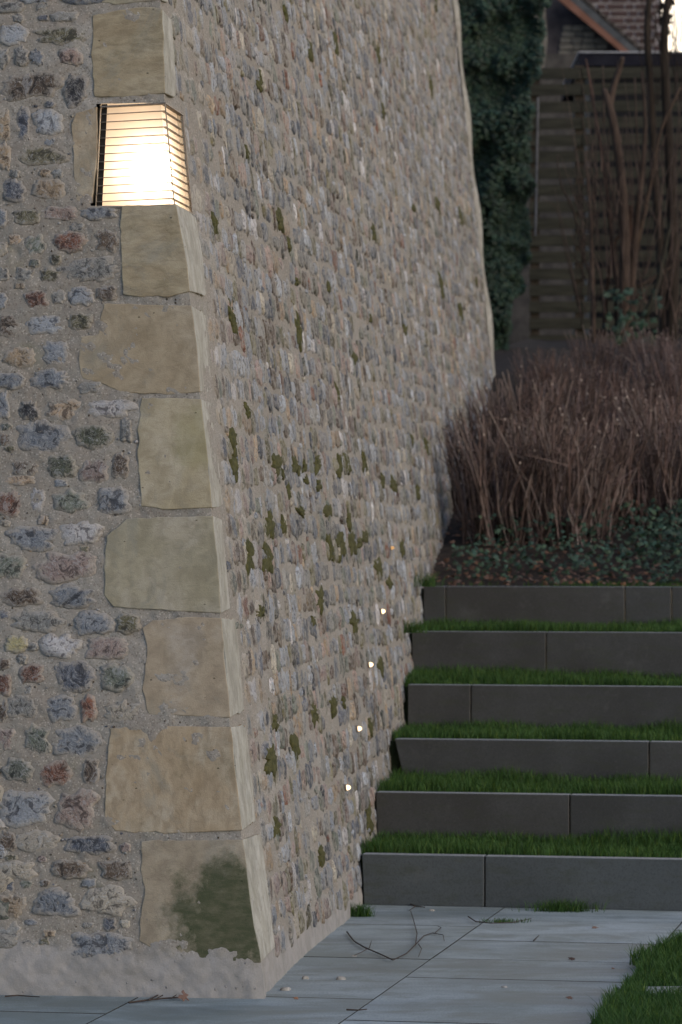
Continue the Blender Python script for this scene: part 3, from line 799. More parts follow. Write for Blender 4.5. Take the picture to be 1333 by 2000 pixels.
# ------------------------------------------------------------------ ground, paving
M_SOIL = simple('dark_soil', (.018, .013, .010), (.045, .032, .024), 14, .95, .02)
M_BED = simple('bedding', (.03, .03, .03), (.06, .06, .055), 30, .95, .004)
gv = np.array([(-150, -20, -.045), (150, -20, -.045), (150, 300, -.045), (-150, 300, -.045)], float)
tag(put('ground', gv, [(0, 1, 2, 3)], M_BED, origin=(0, 0, 0)), kind='structure')
def mat_slab():
    s = NT('granite_paving'); g = s.geo(); o = s.vadd(s.obj(), s.rand(), 9.0)
    n1 = s.noise(s.vscale(o, (1, 2.2, 1)), 1.6, 5, .6, .5); n2 = s.noise(g, 130, 4, .75); n3 = s.noise(o, 9, 5, .65)
    c = s.ramp(n1, [(.38, (.22, .25, .24)), (.50, (.34, .385, .38)), (.62, (.42, .465, .47))])
    rr = s.ramp(s.rand(), [(0, .82), (1, 1.14)]); c = s.mix(1.0, c, rr, 'MULTIPLY')
    c = s.mix(s.ramp(n2, [(.36, .6), (.52, 0.0)]), c, (.11, .13, .13))
    c = s.mix(s.ramp(n2, [(.56, 0.0), (.72, .6)]), c, (.38, .41, .42))
    c = s.mix(s.ramp(n3, [(.52, 0.0), (.72, .45)]), c, (.15, .17, .13))
    c = s.mix(s.ramp(s.noise(s.vscale(g, (.5, 2.6, 1)), 1.3, 5, .6), [(.5, 0.0), (.66, .5)]), c, (.15, .17, .16))
    c = s.mix(s.ramp(s.noise(g, 1.1, 6, .7, .8), [(.50, 0.0), (.60, .55)]), c, (.185, .21, .19))
    wh = s.ramp(s.noise(g, 2.7, 5, .7, 1.0), [(.66, 0.0), (.72, .4)])
    c = s.mix(wh, c, (.42, .44, .44))
    return s.done(c, s.ramp(n1, [(.4, .6), (.6, .82)]), (n2, .0015, .7), spec=.3)
M_SLAB = mat_slab()
M_DIRT = simple('dirty_joint', (.035, .035, .03), (.07, .07, .06), 40, .95, 0)
PAV = thing('pavement', None, None, (0, 14, 0), kind='structure')
Oj = px_ground(985, 1773)                       # foot of the first riser on the long joint
def ST2(s, t): return Oj + E*s + N*t
def t_of(y_row, px):
    p = px_ground(px, y_row); return float(np.dot(p-Oj, N))
tl = [.03, t_of(1807, 800), t_of(1874, 850), t_of(1952, 750)]
tr = [.03, t_of(1836, 900), t_of(1872, 860), t_of(1909, 805), t_of(1993, 695)]
def slab(s0, s1, ta, tb, zj=0):
    g = .0022
    gt = .0055
    V, Fc = box8(ST2(s0+g, tb+gt)+v3(0, 0, -.04), E*(s1-s0-2*g), N*(ta-tb-2*gt), v3(0, 0, .04+zj))
    o = put('paving_slab', V, Fc, M_SLAB, PAV); o.data.materials.append(M_DIRT)
    for q_ in (0, 2, 3, 4, 5): o.data.polygons[q_].material_index = 1
    bevel(o, .0012, 1); return o
def rows(ts, step, end=-14.5):
    ts = list(ts)
    while ts[-1] > end: ts.append(ts[-1]-step)
    return list(zip(ts[:-1], ts[1:]))
tag(put('joint_sand', np.array([ST2(-4.2, .02), ST2(-4.2, -6.5), ST2(5.9, -6.5), ST2(5.9, .02)])+v3(0, 0, -.006), [(0, 1, 2, 3)], simple('joint_sand', (.02, .02, .018), (.04, .038, .03), 60, .95, 0)), kind='structure')
cols_ = [(k, s0) for k, s0 in enumerate(np.arange(-4, 8))]
cw = .86
for k in range(-5, 7):
    s0 = k*cw; s1 = s0+cw
    if k < 0: rr = rows(tl if k % 2 else tr, 1.25, -6.5)
    elif k == 0: rr = rows(tr, 1.25, -6.5)
    else: rr = rows(tl if k % 2 else tr, 1.25, -6.5)
    for a, b in rr: slab(s0, s1, a, b, rnd.uniform(-.0008, .0008))
# plain paving running back under the viewer
V, Fc = box8(ST2(-5*cw, -18)+v3(0, 0, -.04), E*12*cw, N*(18-7.55), v3(0, 0, .0395))
put('paving_field', V, Fc, M_SLAB, PAV)

# ------------------------------------------------------------------ grass steps
def mat_riser(ca, cb, cr):
    s = NT('dark_granite_riser'); g = s.geo(); o = s.vadd(s.obj(), s.rand(), 9.0)
    n2 = s.noise(g, 110, 4, .75); n1 = s.noise(o, 2.2, 5, .6); n3 = s.noise(s.vscale(g, (3, 3, 12)), 2.5, 4, .7)
    c = s.ramp(n1, [(.38, ca), (.62, cb)])
    c = s.mix(s.ramp(s.rand(), [(0, 0.0), (1, .45)]), c, cr)
    c = s.mix(s.ramp(n2, [(.38, .5), (.5, 0.0)]), c, (.03, .03, .03))
    c = s.mix(s.ramp(n2, [(.56, 0.0), (.74, .45)]), c, (.11, .113, .118))
    c = s.mix(s.ramp(n3, [(.5, 0.0), (.7, .5)]), c, (.045, .05, .03))
    c = s.mix(s.ramp(s.noise(g, 6, 6, .75), [(.56, 0.0), (.70, .35)]), c, (.12, .12, .115))
    return s.done(c, .42, (n2, .0012, .5), spec=.5)
M_RISER = mat_riser((.038, .039, .039), (.064, .067, .069), (.055, .045, .036))
M_RISERL = mat_riser((.058, .066, .070), (.084, .096, .102), (.062, .070, .072))
for m_ in (M_RISER, M_RISERL): pass
M_TURF = simple('turf_soil', (.015, .02, .008), (.03, .038, .014), 30, .95, .01)
SEAM = [[947], [1113], [1268], [920], [1067], [871, 1221, 1312]]
NAMES = ['lowest', 'second lowest', 'third lowest', 'fourth', 'fifth', 'topmost']
def row_pt(i, px):
    """point on riser i's face line under photo column px"""
    x0, y0, h = STEP[i]; r = ray(px, HZ)
    # x0 + a*E.x = r.x*t ; y0 + a*E.y = t
    a = (r[0]*y0 - x0)/(E[0]-r[0]*E[1]); return a
M_TOP_SHEEN = simple('riser_top_sheen', (.20, .21, .21), (.32, .33, .33), 50, .6, .001)  # sky sheen on the riser tops, put into a paler colour
for i, (x0, y0, h) in enumerate(STEP):
    P0 = v3(x0, y0, h); lo = 0.0 if i == 0 else STEP[i-1][2]-.02
    lab = ['lowest granite riser of the turf steps, standing on the paving', 'second granite riser up, bounding the lowest strip of grass', 'third granite riser up, with a slanted left end',
           'fourth granite riser up, its left end set off the wall', 'fifth granite riser up, just below the top riser', 'topmost granite riser, below the shrub bed'][i]
    t = thing('step_riser', lab, 'step', tuple(P0-v3(0, 0, h)), 'granite risers of the turf steps')
    cuts = [0.0] + [row_pt(i, p) for p in SEAM[i]]
    if cuts[-1] < 1.5: cuts.append(cuts[-1] + 1.75)
    while cuts[-1] < 4.5: cuts.append(cuts[-1]+1.75)
    for k, (a, b) in enumerate(zip(cuts[:-1], cuts[1:])):
        g = .003
        hh = h-lo
        V, Fc = box8(P0+E*(a+g)+v3(0, 0, lo-h), E*(b-a-2*g), N*.085, v3(0, 0, hh))
        if k == 0 and i in (2,):
            V[[0, 3]] += E*.055; 
        if k == 0 and i in (0, 1): V[[0, 3]] += E*.01
        o = put('riser_slab', V, Fc, M_RISERL if i == 0 else M_RISER, t); o.data.materials.append(M_TOP_SHEEN); o.data.polygons[1].material_index = 1; bevel(o, .004, 2)
# soil body under the steps: one stepped sheet
def terr():
    P = []; Fc = []
    prof = []
    for i, (x0, y0, h) in enumerate(STEP):
        nx = STEP[i+1] if i < 5 else None
        prof.append((i, h-.012))
    m = MB()
    for i in range(5):
        a = v3(*STEP[i][:2], STEP[i][2]-.014)+N*.08; b = v3(*STEP[i+1][:2], STEP[i][2]-.014)+N*.03
        V = [a-E*1.0, a+E*5.2, b+E*5.2, b-E*1.0]
        m.add(V, [(0, 1, 2, 3)])
    for i in range(6):
        lo = -.04 if i == 0 else STEP[i-1][2]-.03
        a = v3(*STEP[i][:2], 0)+N*.05
        m.add([a-E*1.0+v3(0, 0, lo), a+E*.12+v3(0, 0, lo), a+E*.12+v3(0, 0, STEP[i][2]-.013), a-E*1.0+v3(0, 0, STEP[i][2]-.013)], [(0, 1, 2, 3)])
    return m.put('terrace_ground', M_TURF)
tag(terr(), kind='structure')
def bank():
    a = v3(*STEP[5])+N*.08
    xs = np.linspace(-1.2, 12, 60); ys = np.concatenate([np.linspace(0, 8, 60), np.linspace(8.3, 40, 24)])
    A, B = np.meshgrid(xs, ys, indexing='ij')
    P = a + A[..., None]*E + B[..., None]*N
    # keep the first row on the riser, follow bank_h behind
    ref = P[..., 1] - (A*E[1])*(1)      # distance measured along the steps' own axis
    z = bank_h(0, 20.3 + B*1.0) + .035*fbm(P*2.3, 4, 3)*np.clip(B/.6, 0, 1)
    P[..., 2] = z
    idx = np.arange(A.size).reshape(A.shape)
    Q = np.stack([idx[:-1, :-1], idx[1:, :-1], idx[1:, 1:], idx[:-1, 1:]], -1).reshape(-1, 4)
    return put('planting_bank', P.reshape(-1, 3), Q, M_SOIL, smooth=True)
tag(bank(), kind='structure')
def bank_z(x, y):
    a = v3(*STEP[5])+N*.08; t = np.dot(v3(x, y, 0)-v3(a[0], a[1], 0), N)
    return float(bank_h(0, 20.3+max(0, t)))

# ------------------------------------------------------------------ grass
def blades(P, H, lean, wd, seed):
    """P (n,3), H (n,), returns merged arrays; 5 verts, 3 tris each"""
    r = np.random.RandomState(seed); n = len(P)
    a = r.uniform(0, 2*np.pi, n); side = np.column_stack([np.cos(a), np.sin(a), np.zeros(n)])
    b = r.uniform(0, 2*np.pi, n); ld_ = np.column_stack([np.cos(b), np.sin(b), np.zeros(n)])*(lean*H*r.uniform(.2, 1, n))[:, None]
    up = np.zeros((n, 3)); up[:, 2] = H
    w2 = (wd*r.uniform(.7, 1.3, n))[:, None]/2
    V = np.stack([P-side*w2, P+side*w2, P+up*.55+ld_*.35+side*w2*.8, P+up*.55+ld_*.35-side*w2*.8, P+up*r.uniform(.85, 1, n)[:, None]+ld_], 1).reshape(-1, 3)
    base = np.arange(n)*5
    Q = np.column_stack([base, base+1, base+2, base+3]); T = np.column_stack([base+3, base+2, base+4])
    col = r.uniform(.6, 1.35, (n, 1))*np.array([[1, 1, 1]]) * np.where(r.rand(n, 1) < .11, np.array([[1.9, 1.35, .8]]), np.array([[1, 1, 1]]))
    col = np.repeat(col, 5, 0)
    return V, Q.tolist()+T.tolist(), col
M_GRASS = simple('grass_blades', (.034, .085, .016), (.062, .130, .028), 4, .6, 0, tint=True, trans=.25)
def grass_obj(name, P, H, label, seed, lean=.6, wd=.0035, parent=None):
    V, Fc, col = blades(np.asarray(P), np.asarray(H), lean, wd, seed)
    o = put(name, V, Fc, M_GRASS, parent, cols=col); return o
gl = ['grass strip behind the lowest riser', 'grass strip behind the second riser', 'grass strip behind the third riser', 'grass strip behind the fourth riser', 'grass strip behind the fifth riser']
for i in range(5):
    n = 26000
    s = rs.uniform(-.25, 3.4, n); x0, y0, h = STEP[i]
    dep = (STEP[i+1][1]-STEP[i][1]); q = rs.uniform(0, 1, n)
    a = v3(x0, y0, h-.014)+N*.088
    dd = dep/N[1]-.09 - 0*s
    P = a + s[:, None]*E + (q*(dd))[:, None]*N
    wl = ((P-C0) @ NSH) + BS*(P[:, 2])         # distance out of the wall face
    keep = wl > .004
    P = P[keep]; 
    dens = fbm(P*2.2, 3, 7); H = (.047+.032*dens+rs.uniform(-.018, .018, len(P)))*(1+.35*(q[keep] > .7))
    o = grass_obj('grass', P, np.clip(H, .02, .13), None, 40+i, .55); tag(o, gl[i], 'grass', kind='stuff')
# grass fringe on top of the last riser
n = 9000; s = rs.uniform(0, 3.2, n)**1.0; a = v3(*STEP[5])+N*.088
q = rs.uniform(0, .35, n); P = a+s[:, None]*E+q[:, None]*N; P[:, 2] = [bank_z(p[0], p[1]) for p in P]
keep = (rs.rand(n) < np.clip((s-.5)/1.2, .05, 1)); P = P[keep]
tag(grass_obj('grass', P, rs.uniform(.015, .04, len(P)), None, 60), 'thin grass fringe along the top riser', 'grass', kind='stuff')
# lawn at the lower right
lawn_px = [(1155, 2010), (1175, 1985), (1200, 1968), (1222, 1935), (1243, 1905), (1256, 1884), (1275, 1872), (1300, 1866), (1333, 1852), (1420, 1840), (1600, 1838)]
edge = [px_ground(*p) for p in lawn_px]
def in_poly(P, poly):
    x, y = P[:, 0], P[:, 1]; ins = np.zeros(len(P), bool); n = len(poly)
    for i in range(n):
        x1, y1 = poly[i][:2]; x2, y2 = poly[(i+1) % n][:2]
        c = ((y1 > y) != (y2 > y)) & (x < (x2-x1)*(y-y1)/(y2-y1+1e-12)+x1); ins ^= c
    return ins
poly = edge + [v3(6, 14.5, 0), v3(6, 9.6, 0), v3(.75, 9.6, 0)]
lz = .010
lawn_base = put('lawn', np.array([p+v3(0, 0, lz) for p in poly]), [tuple(range(len(poly)))[::-1]], M_TURF); tag(lawn_base, kind='structure')
P = np.column_stack([rs.uniform(.7, 2.6, 150000), rs.uniform(10.6, 14.6, 150000), np.full(150000, lz)])
sb = [px_ground(1254, 1945), px_ground(1450, 1943), px_ground(1450, 1962), px_ground(1262, 1962)]
jx = P.copy(); jx[:, :2] += .04*np.column_stack([fbm(P*7, 3, 1), fbm(P*7, 3, 2)])
P = P[in_poly(jx, poly) & ~in_poly(P, sb)]
P = P[P[:, 1] > 11.3][:90000]
H = .055+.02*fbm(P*3, 3, 5)+rs.uniform(-.02, .03, len(P))
tag(grass_obj('grass', P, np.clip(H, .02, .11), None, 77, .7, .0036), 'uneven tuft of lawn at the paving edge in the lower right', 'grass', kind='stuff')
V = np.array([p+v3(0, 0, .035) for p in sb]+[p-v3(0, 0, .01) for p in sb]); Fc = [(3, 2, 1, 0), (0, 1, 5, 4), (1, 2, 6, 5), (2, 3, 7, 6), (3, 0, 4, 7)]
bevel(tag(put('stepping_slab', V, Fc, M_SLAB), 'pale stone slab sunk in the lawn at the lower right', 'slab'), .003)
# little tufts
def tuft(px, py, z, n, spread, hh, label, seed, stretch=1.0):
    c = px_ground(px, py, z); r = np.random.RandomState(seed)
    P = c + np.column_stack([r.normal(0, spread*stretch, n), r.normal(0, spread*.5, n), np.zeros(n)])
    P[:, 2] = z
    tag(grass_obj('grass_tuft', P, hh*r.uniform(.4, 1, n), None, seed, .9, .003), label, 'grass tuft', kind='stuff')
tuft(1100, 1780, 0, 520, .05, .07, 'grass tuft at the foot of the lowest riser', 5, 1.4)
tuft(1055, 1772, 0, 80, .03, .02, 'low scrap of grass left of the tuft at the riser foot', 6)
tuft(985, 1802, 0, 160, .035, .028, 'flat grass tuft in the paving joint', 7, 1.5)
tuft(704, 1790, 0, 260, .025, .075, 'weedy tuft in the corner of wall and paving', 8)
tuft(722, 1660, STEP[0][2], 200, .05, .08, 'taller grass in the corner where wall meets the lowest turf strip', 9)
tuft(833, 1146, STEP[5][2], 160, .035, .11, 'upright green weed between wall and topmost riser', 10)
tuft(800, 1236, STEP[4][2], 260, .05, .09, 'taller grass against the wall on the fifth strip', 12)

# ------------------------------------------------------------------ leaves
def leaf_mesh(n, P, Nn, size, seed, lobes=5):
    """n ivy-like leaves facing Nn; fan meshes merged"""
    r = np.random.RandomState(seed)
    ang = np.array([-150, -115, -75, -45, -18, 0+0, 18, 45, 75, 115, 150])*math.pi/180+math.pi/2
    rad = np.array([.45, .75, .50, .85, .55, 1.15, .55, .85, .50, .75, .45])
    k = len(ang)
    sh = np.column_stack([np.cos(ang)*rad, np.sin(ang)*rad])
    Nn = Nn/np.linalg.norm(Nn, axis=1)[:, None]
    a = np.cross(Nn, r.normal(0, 1, (n, 3))*np.array([.6, .6, .25])+np.array([0, 0, -1.0])); a /= np.linalg.norm(a, axis=1)[:, None]
    b = np.cross(a, Nn)
    b = np.where(b[:, 2:3] > 0, -b, b)
    sz = size*r.uniform(.6, 1.3, n)
    V = np.zeros((n, k+1, 3)); V[:, 0] = P + Nn*(sz*.12)[:, None]
    for j in range(k): V[:, j+1] = P + (a*sh[j, 0]+b*sh[j, 1])*(sz*.5)[:, None]
    base = np.arange(n)*(k+1); Fc = []
    for j in range(1, k): Fc.append(np.column_stack([base, base+j, base+j+1]))
    Fc = np.vstack(Fc)
    br = r.uniform(.5, 1.5, (n, 1)); hue = r.uniform(0, 1, (n, 1))
    col = br*np.column_stack([.9+.3*hue, 1+0*hue, .95+.5*(1-hue)])
    return V.reshape(-1, 3), Fc, np.repeat(col, k+1, 0)
M_IVY = simple('ivy_leaves', (.012, .030, .014), (.026, .052, .026), 3, .5, 0, tint=True, spec=.35, trans=.12)
M_LITTER = simple('dead_leaves', (.10, .055, .03), (.20, .12, .07), 9, .8, 0, tint=True)
M_BARK = simple('bark', (.024, .019, .015), (.060, .049, .040), 25, .9, .01, tint=True, stretch=(1, 1, .25))
# ------------------------------------------------------------------ boundary wall with ivy (behind the flint wall)
def PXD(px, py, d): r = ray(px, py); return CAMP + r*d
M_OLDWALL = mat_sandstone('old_render', (.13, .12, .11), (.20, .19, .175), (.27, .26, .25), .3)
BW = thing('boundary_wall', 'old rendered garden wall largely hidden under ivy', 'wall', (1.6, 31, 3.3))
# its visible end: right edge px 1048 low, 1075 at top; top sloping down towards it
a0 = PXD(1040, 720, 31)
def bwall():
    pts = [(700, 740), (975, 740), (985, 500), (1005, 300), (1034, 140), (1064, 132), (1070, 80), (1062, -40), (1055, -160), (700, -160)]
    A = np.array([PXD(x, y, 31.6) for x, y in pts]); B = A + unit(ray(1040, 400))*.35
    n = len(A); Fc = [tuple(range(n))[::-1], tuple(range(n, 2*n))] + [(i, (i+1) % n, (i+1) % n+n, i+n) for i in range(n)]
    put('masonry', np.vstack([A, B]), Fc, M_OLDWALL, BW)
bwall()
M_PIPE = simple('grey_pipe', (.09, .09, .10), (.17, .17, .18), 14, .5, 0)
V, Fc = tube([PXD(1046, 460, 31.3), PXD(1047, 420, 31.3), PXD(1051, 190, 31.3)], .011, 8)
pipe = tag(put('downpipe', V, Fc, M_PIPE), 'thin pale vertical pipe beside the ivy', 'pipe')
IVY = thing('ivy', 'dense dark green ivy cascading over the garden wall', 'ivy', (1.4, 31, 3.3))
n = 13000
y = rs.uniform(-140, 720, n)
xr = np.interp(y, [-140, 0, 60, 130, 220, 330, 430, 560, 640, 720], [1068, 1070, 1068, 1048, 1044, 1042, 1036, 1018, 1000, 1000]) + 14*fbm(np.column_stack([y/28, y*0, y*0]), 3, 4)
x = 840 + (xr-840)*rs.beta(1.6, 1.0, n)
dd = 31.45 - .05 - .30*np.clip(fbm(np.column_stack([x/60, y/60, y*0]), 3, 14)+.5, 0, 1)*rs.uniform(.3, 1, n)
P = CAMP + np.column_stack([(x-666.5)/F, np.ones(n), (HZ-y)/F])*dd[:, None]
Nn = np.column_stack([rs.normal(.15, .45, n), -np.ones(n), rs.normal(.55, .4, n)])
V, Fc, col = leaf_mesh(n, P, Nn, .075, 5)
tag(put('leaves', V, Fc, M_IVY, IVY, cols=col), kind='stuff')
m = MB()
for k in range(9):
    x = rnd.uniform(900, 1020); pts = []
    for j in range(9):
        pts.append(PXD(x + 14*math.sin(j*.8+k), 730-j*85, 31.5)); 
    V, Fc = tube(pts, np.linspace(.03, .008, 9), 6); m.add(V, Fc, (.8, .8, .8))
m.put('stems', M_BARK, IVY)

# ------------------------------------------------------------------ slatted fence
M_SLAT = simple('fence_timber', (.026, .026, .019), (.052, .050, .037), 8, .9, .003, use_rand=True, stretch=(.4, 1, 3))
M_POST = simple('fence_post', (.03, .024, .017), (.05, .04, .03), 10, .9, .003)
FD = 33.5
FEN = thing('slatted_fence', 'tall weathered timber fence of horizontal slats with dark gaps', 'fence', tuple(PXD(1190, 700, FD)))
def hline(px, py, d): return PXD(px, py, d)
x_l = PXD(1034, 400, FD)[0]; x_m = PXD(1131, 400, FD)[0]; x_r = x_l + 4.4
z_of = lambda py: CAMH + (HZ-py)*FD/F
i = 0; py = 133
while py < 720:
    z1 = z_of(py); z0 = z_of(py+21.5)
    for a, b in ((x_l, x_m+.02), (x_m+.03, x_m+1.83), (x_m+1.85, x_r)):
        V, Fc = box8((a, FD+rnd.uniform(0, .004)+(a-x_l)*-.1, z0+rnd.uniform(-.003, .003)), (b-a, -(b-a)*.1, rnd.uniform(-.004, .004)), (0, .02, 0), (0, 0, z1-z0))
        put('slat', V, Fc, M_SLAT, FEN)
    py += 32.6; i += 1
for xx in (x_l+.05, x_m+.0, x_m+1.84, x_r):
    V, Fc = box8((xx-.04, FD+.03-(xx-x_l)*.1, z_of(760)), (.09, 0, 0), (0, .09, 0), (0, 0, z_of(128)-z_of(760)))
    put('post', V, Fc, M_POST, FEN)
# something dark behind the right panels: shed with flat roof
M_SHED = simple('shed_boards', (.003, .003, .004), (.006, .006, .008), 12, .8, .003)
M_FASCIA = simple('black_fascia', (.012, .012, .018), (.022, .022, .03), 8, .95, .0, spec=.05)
M_TRIM = simple('zinc_trim', (.30, .30, .32), (.40, .40, .42), 12, .8, 0, spec=.1)
SD = 35.5
SH = thing('shed', 'dark shed with flat roof and thin pale metal roof edge behind the fence', 'shed', tuple(PXD(1300, 500, SD)))
xs0 = PXD(1131, 400, SD)[0]
zt = CAMH+(HZ-104)*SD/F; zb = CAMH+(HZ-131)*SD/F
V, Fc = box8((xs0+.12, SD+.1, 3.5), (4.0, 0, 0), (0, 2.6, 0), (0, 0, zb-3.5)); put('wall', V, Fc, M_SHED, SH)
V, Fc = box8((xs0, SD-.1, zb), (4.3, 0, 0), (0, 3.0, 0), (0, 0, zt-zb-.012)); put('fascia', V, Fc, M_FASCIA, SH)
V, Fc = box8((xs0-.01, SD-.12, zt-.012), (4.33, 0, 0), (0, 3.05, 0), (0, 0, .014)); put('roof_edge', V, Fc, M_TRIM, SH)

# ------------------------------------------------------------------ house behind
HD = 44.0
M_BRICK = simple('old_brick', (.050, .032, .032), (.085, .052, .048), 6, .9, .004, use_rand=True)
M_BMORT = simple('brick_mortar', (.26, .23, .23), (.34, .31, .31), 18, .95, .003)
M_TILE = simple('roof_tile', (.045, .038, .034), (.085, .07, .062), 7, .85, .004, use_rand=True)
M_BARGE = simple('painted_barge_board', (.17, .085, .06), (.22, .115, .085), 5, .9, .001, spec=.1)
M_GABLE = simple('dark_gable', (.03, .026, .03), (.06, .052, .055), 6, .9, .005)
M_LEAD = simple('lead_verge', (.06, .065, .07), (.10, .105, .11), 12, .95, .001, spec=.1)
HO = thing('house', 'old house gable with red-brown barge board and brick wall above the fence', 'house', tuple(PXD(1180, 300, HD)))
def quad_px(name, pts, d, mat, parent, thick=.1, label=None):
    A = np.array([PXD(x, y, d) for x, y in pts]); B = A+v3(0, thick, 0); n = len(A)
    Fc = [tuple(range(n)), tuple(range(n, 2*n))[::-1]] + [(i, i+n, (i+1) % n+n, (i+1) % n) for i in range(n)]
    return put(name, np.vstack([A, B]), Fc, mat, parent)
quad_px('gable_wall', [(1040, 200), (1250, 200), (1250, 125), (1232, 108), (1092, -10), (1092, -90), (1000, -90), (1000, 200)], HD, M_GABLE, HO, .3)
# masonry patch of pale stones in the gable
M_STN = simple('gable_stone', (.10, .095, .085), (.20, .18, .15), 9, .9, .01, use_rand=True)
for r_, (yy, x0_, x1_) in enumerate([(50, 1100, 1150), (62, 1098, 1158), (74, 1096, 1166), (86, 1094, 1170), (98, 1092, 1176)]):
    xx = x0_
    while xx < x1_:
        ww = rnd.uniform(14, 30); quad_px('stone', [(xx, yy), (xx+ww-2, yy+rnd.uniform(-1, 1)), (xx+ww-2, yy+10), (xx, yy+10)][::-1], HD-.03, M_STN, HO, .06); xx += ww
# lower masonry under the shed roof line, seen through the gaps of the left fence panel
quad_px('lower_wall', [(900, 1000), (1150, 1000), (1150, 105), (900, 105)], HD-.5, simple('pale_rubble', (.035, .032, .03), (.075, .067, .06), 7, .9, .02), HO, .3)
# barge board: sloping plank in front of the gable, and verge + tiles above it
quad_px('barge_board', [(1222, 108), (1078, -12), (1100, -12), (1238, 108)], HD-.35, M_BARGE, HO, .05)
quad_px('verge', [(1239, 108), (1101, -12), (1122, -12), (1258, 108)], HD-.30, M_LEAD, HO, .05)
# tiled roof slope running back to the right of the verge
sl = unit(PXD(1258, 108, HD)-PXD(1122, -12, HD)); L_ = np.linalg.norm(PXD(1258, 108, HD)-PXD(1122, -12, HD))
for r_ in range(8):
    for q in range(10):
        a = PXD(1123, -12, HD-.28)+sl*(q*L_/10)+v3(.0, r_*.17, 0)+v3(.012+.06*r_*.5, 0, .0)
        V, Fc = box8(a+v3(0, 0, .01*((q+r_) % 2)), sl*(L_/10+.02), v3(.045, .165, 0), v3(.02, 0, .03))
        put('tile', V, Fc, M_TILE, HO)
# brick wall (chimney stack) beyond
CD = 46.5
BR = thing('brick_chimney', 'broad weathered brick chimney stack behind the tiled roof', 'chimney', tuple(PXD(1220, 100, CD)))
quad_px('mortar_bed', [(1140, 125), (1293, 125), (1293, -150), (1140, -150)], CD+.012, M_BMORT, BR, .6)
bw = .215; bh = .062; zz = CAMH+(HZ-125)*CD/F; row = 0
bx0 = PXD(1140, 0, CD)[0]; bx1 = PXD(1293, 0, CD)[0]
bmeshes = [mesh('brick', *box8((0, 0, 0), (wv, 0, 0), (0, .03, 0), (0, 0, bh))) for wv in (bw, .102)]
for b_ in bmeshes: b_.materials.append(M_BRICK)
while zz < CAMH+(HZ+140)*CD/F:
    xx = bx0 + (0 if row % 2 else -.05)
    k = 0
    while xx < bx1-.05:
        bm_ = bmeshes[k % 2]; wv = (bw, .102)[k % 2]
        if xx+wv < bx1+.01 and xx >= bx0-.01:
            o = bpy.data.objects.new('brick', bm_); COL.objects.link(o); o.parent = BR
            o.location = Vector((xx, CD-.01+rnd.uniform(-.004, .004), zz))-BR.location
        xx += wv+.028; k += 1
    zz += bh+.030; row += 1

# ------------------------------------------------------------------ multi-stem shrub and tree in front of the fence
def px_tube(m, pts, d, r0, r1, col, n=6, jit=0):
    P = []
    for j, (x, y) in enumerate(pts): P.append(PXD(x, y, d + jit*math.sin(j*1.3)))
    P = np.array(P)
    # resample smoothly
    k = len(P); t = np.linspace(0, k-1, (k-1)*3+1); Q = np.column_stack([np.interp(t, range(k), P[:, i]) for i in range(3)])
    Q[1:-1] = (Q[:-2]+2*Q[1:-1]+Q[2:])/4
    V, Fc = tube(Q, np.linspace(r0, r1, len(Q)), n); m.add(V, Fc, col)
SB = thing('pollarded_shrub', 'tall bare shrub with cut-back stems in front of the slatted fence', 'shrub', tuple(PXD(1215, 660, 31)))
def stems(root, d, lst, name='stem'):
    for pts, r0, r1, c in lst:
        m = MB(); px_tube(m, pts, d+rnd.uniform(-.15, .15), r0, r1, c, 8, .03); m.put(name, M_BARK, root, smooth=True)
pc = (1.4, 1.15, 1.05); rc = (1.1, .75, .65); dk = (.8, .72, .7)
stems(SB, 31, [(p_, a_*.78, b_*.7, c_) for p_, a_, b_, c_ in [
    ([(1215, 680), (1222, 520), (1218, 380), (1205, 270), (1190, 200), (1180, 175)], .07, .042, pc),
    ([(1190, 215), (1198, 170), (1212, 130), (1216, 112)], .045, .03, pc),
    ([(1215, 600), (1196, 500), (1192, 420), (1170, 260), (1145, 115)], .035, .013, (2.0, 1.4, 1.3)),
    ([(1160, 670), (1158, 560), (1157, 480), (1150, 370), (1144, 295)], .03, .011, (1.9, 1.6, 1.5)),
    ([(1160, 560), (1140, 500), (1118, 400), (1098, 370), (1089, 320), (1090, 300)], .018, .006, (1.6, 1.4, 1.3)),
    ([(1157, 470), (1162, 380), (1168, 330)], .012, .006, pc),
    ([(1180, 660), (1185, 560), (1200, 470), (1216, 455)], .03, .02, (1.5, 1.1, .9)),
    ([(1225, 670), (1235, 560), (1242, 440), (1256, 330), (1262, 240), (1254, 140)], .055, .014, pc),
    ([(1240, 500), (1275, 340), (1290, 250), (1330, 170)], .03, .016, (1.6, 1.3, 1.1)),
    ([(1255, 360), (1246, 300), (1240, 150)], .015, .008, pc),
    ([(1225, 640), (1218, 560), (1230, 470), (1232, 400)], .05, .03, rc),
    ([(1210, 640), (1207, 600), (1205, 560)], .05, .04, rc),
    ([(1130, 600), (1112, 520), (1100, 470), (1088, 400), (1060, 390)], .009, .004, (1.4, 1.2, 1)),
    ([(1180, 240), (1179, 180), (1178, 128)], .014, .010, (1.8, 1.6, 1.5)),
    ([(1260, 620), (1285, 560), (1300, 480), (1312, 430)], .035, .02, (.9, 1.1, .95)),
    ([(1245, 560), (1290, 535), (1333, 505), (1370, 480)], .022, .012, (1.5, 1.3, 1.2)),
]])
m = MB()
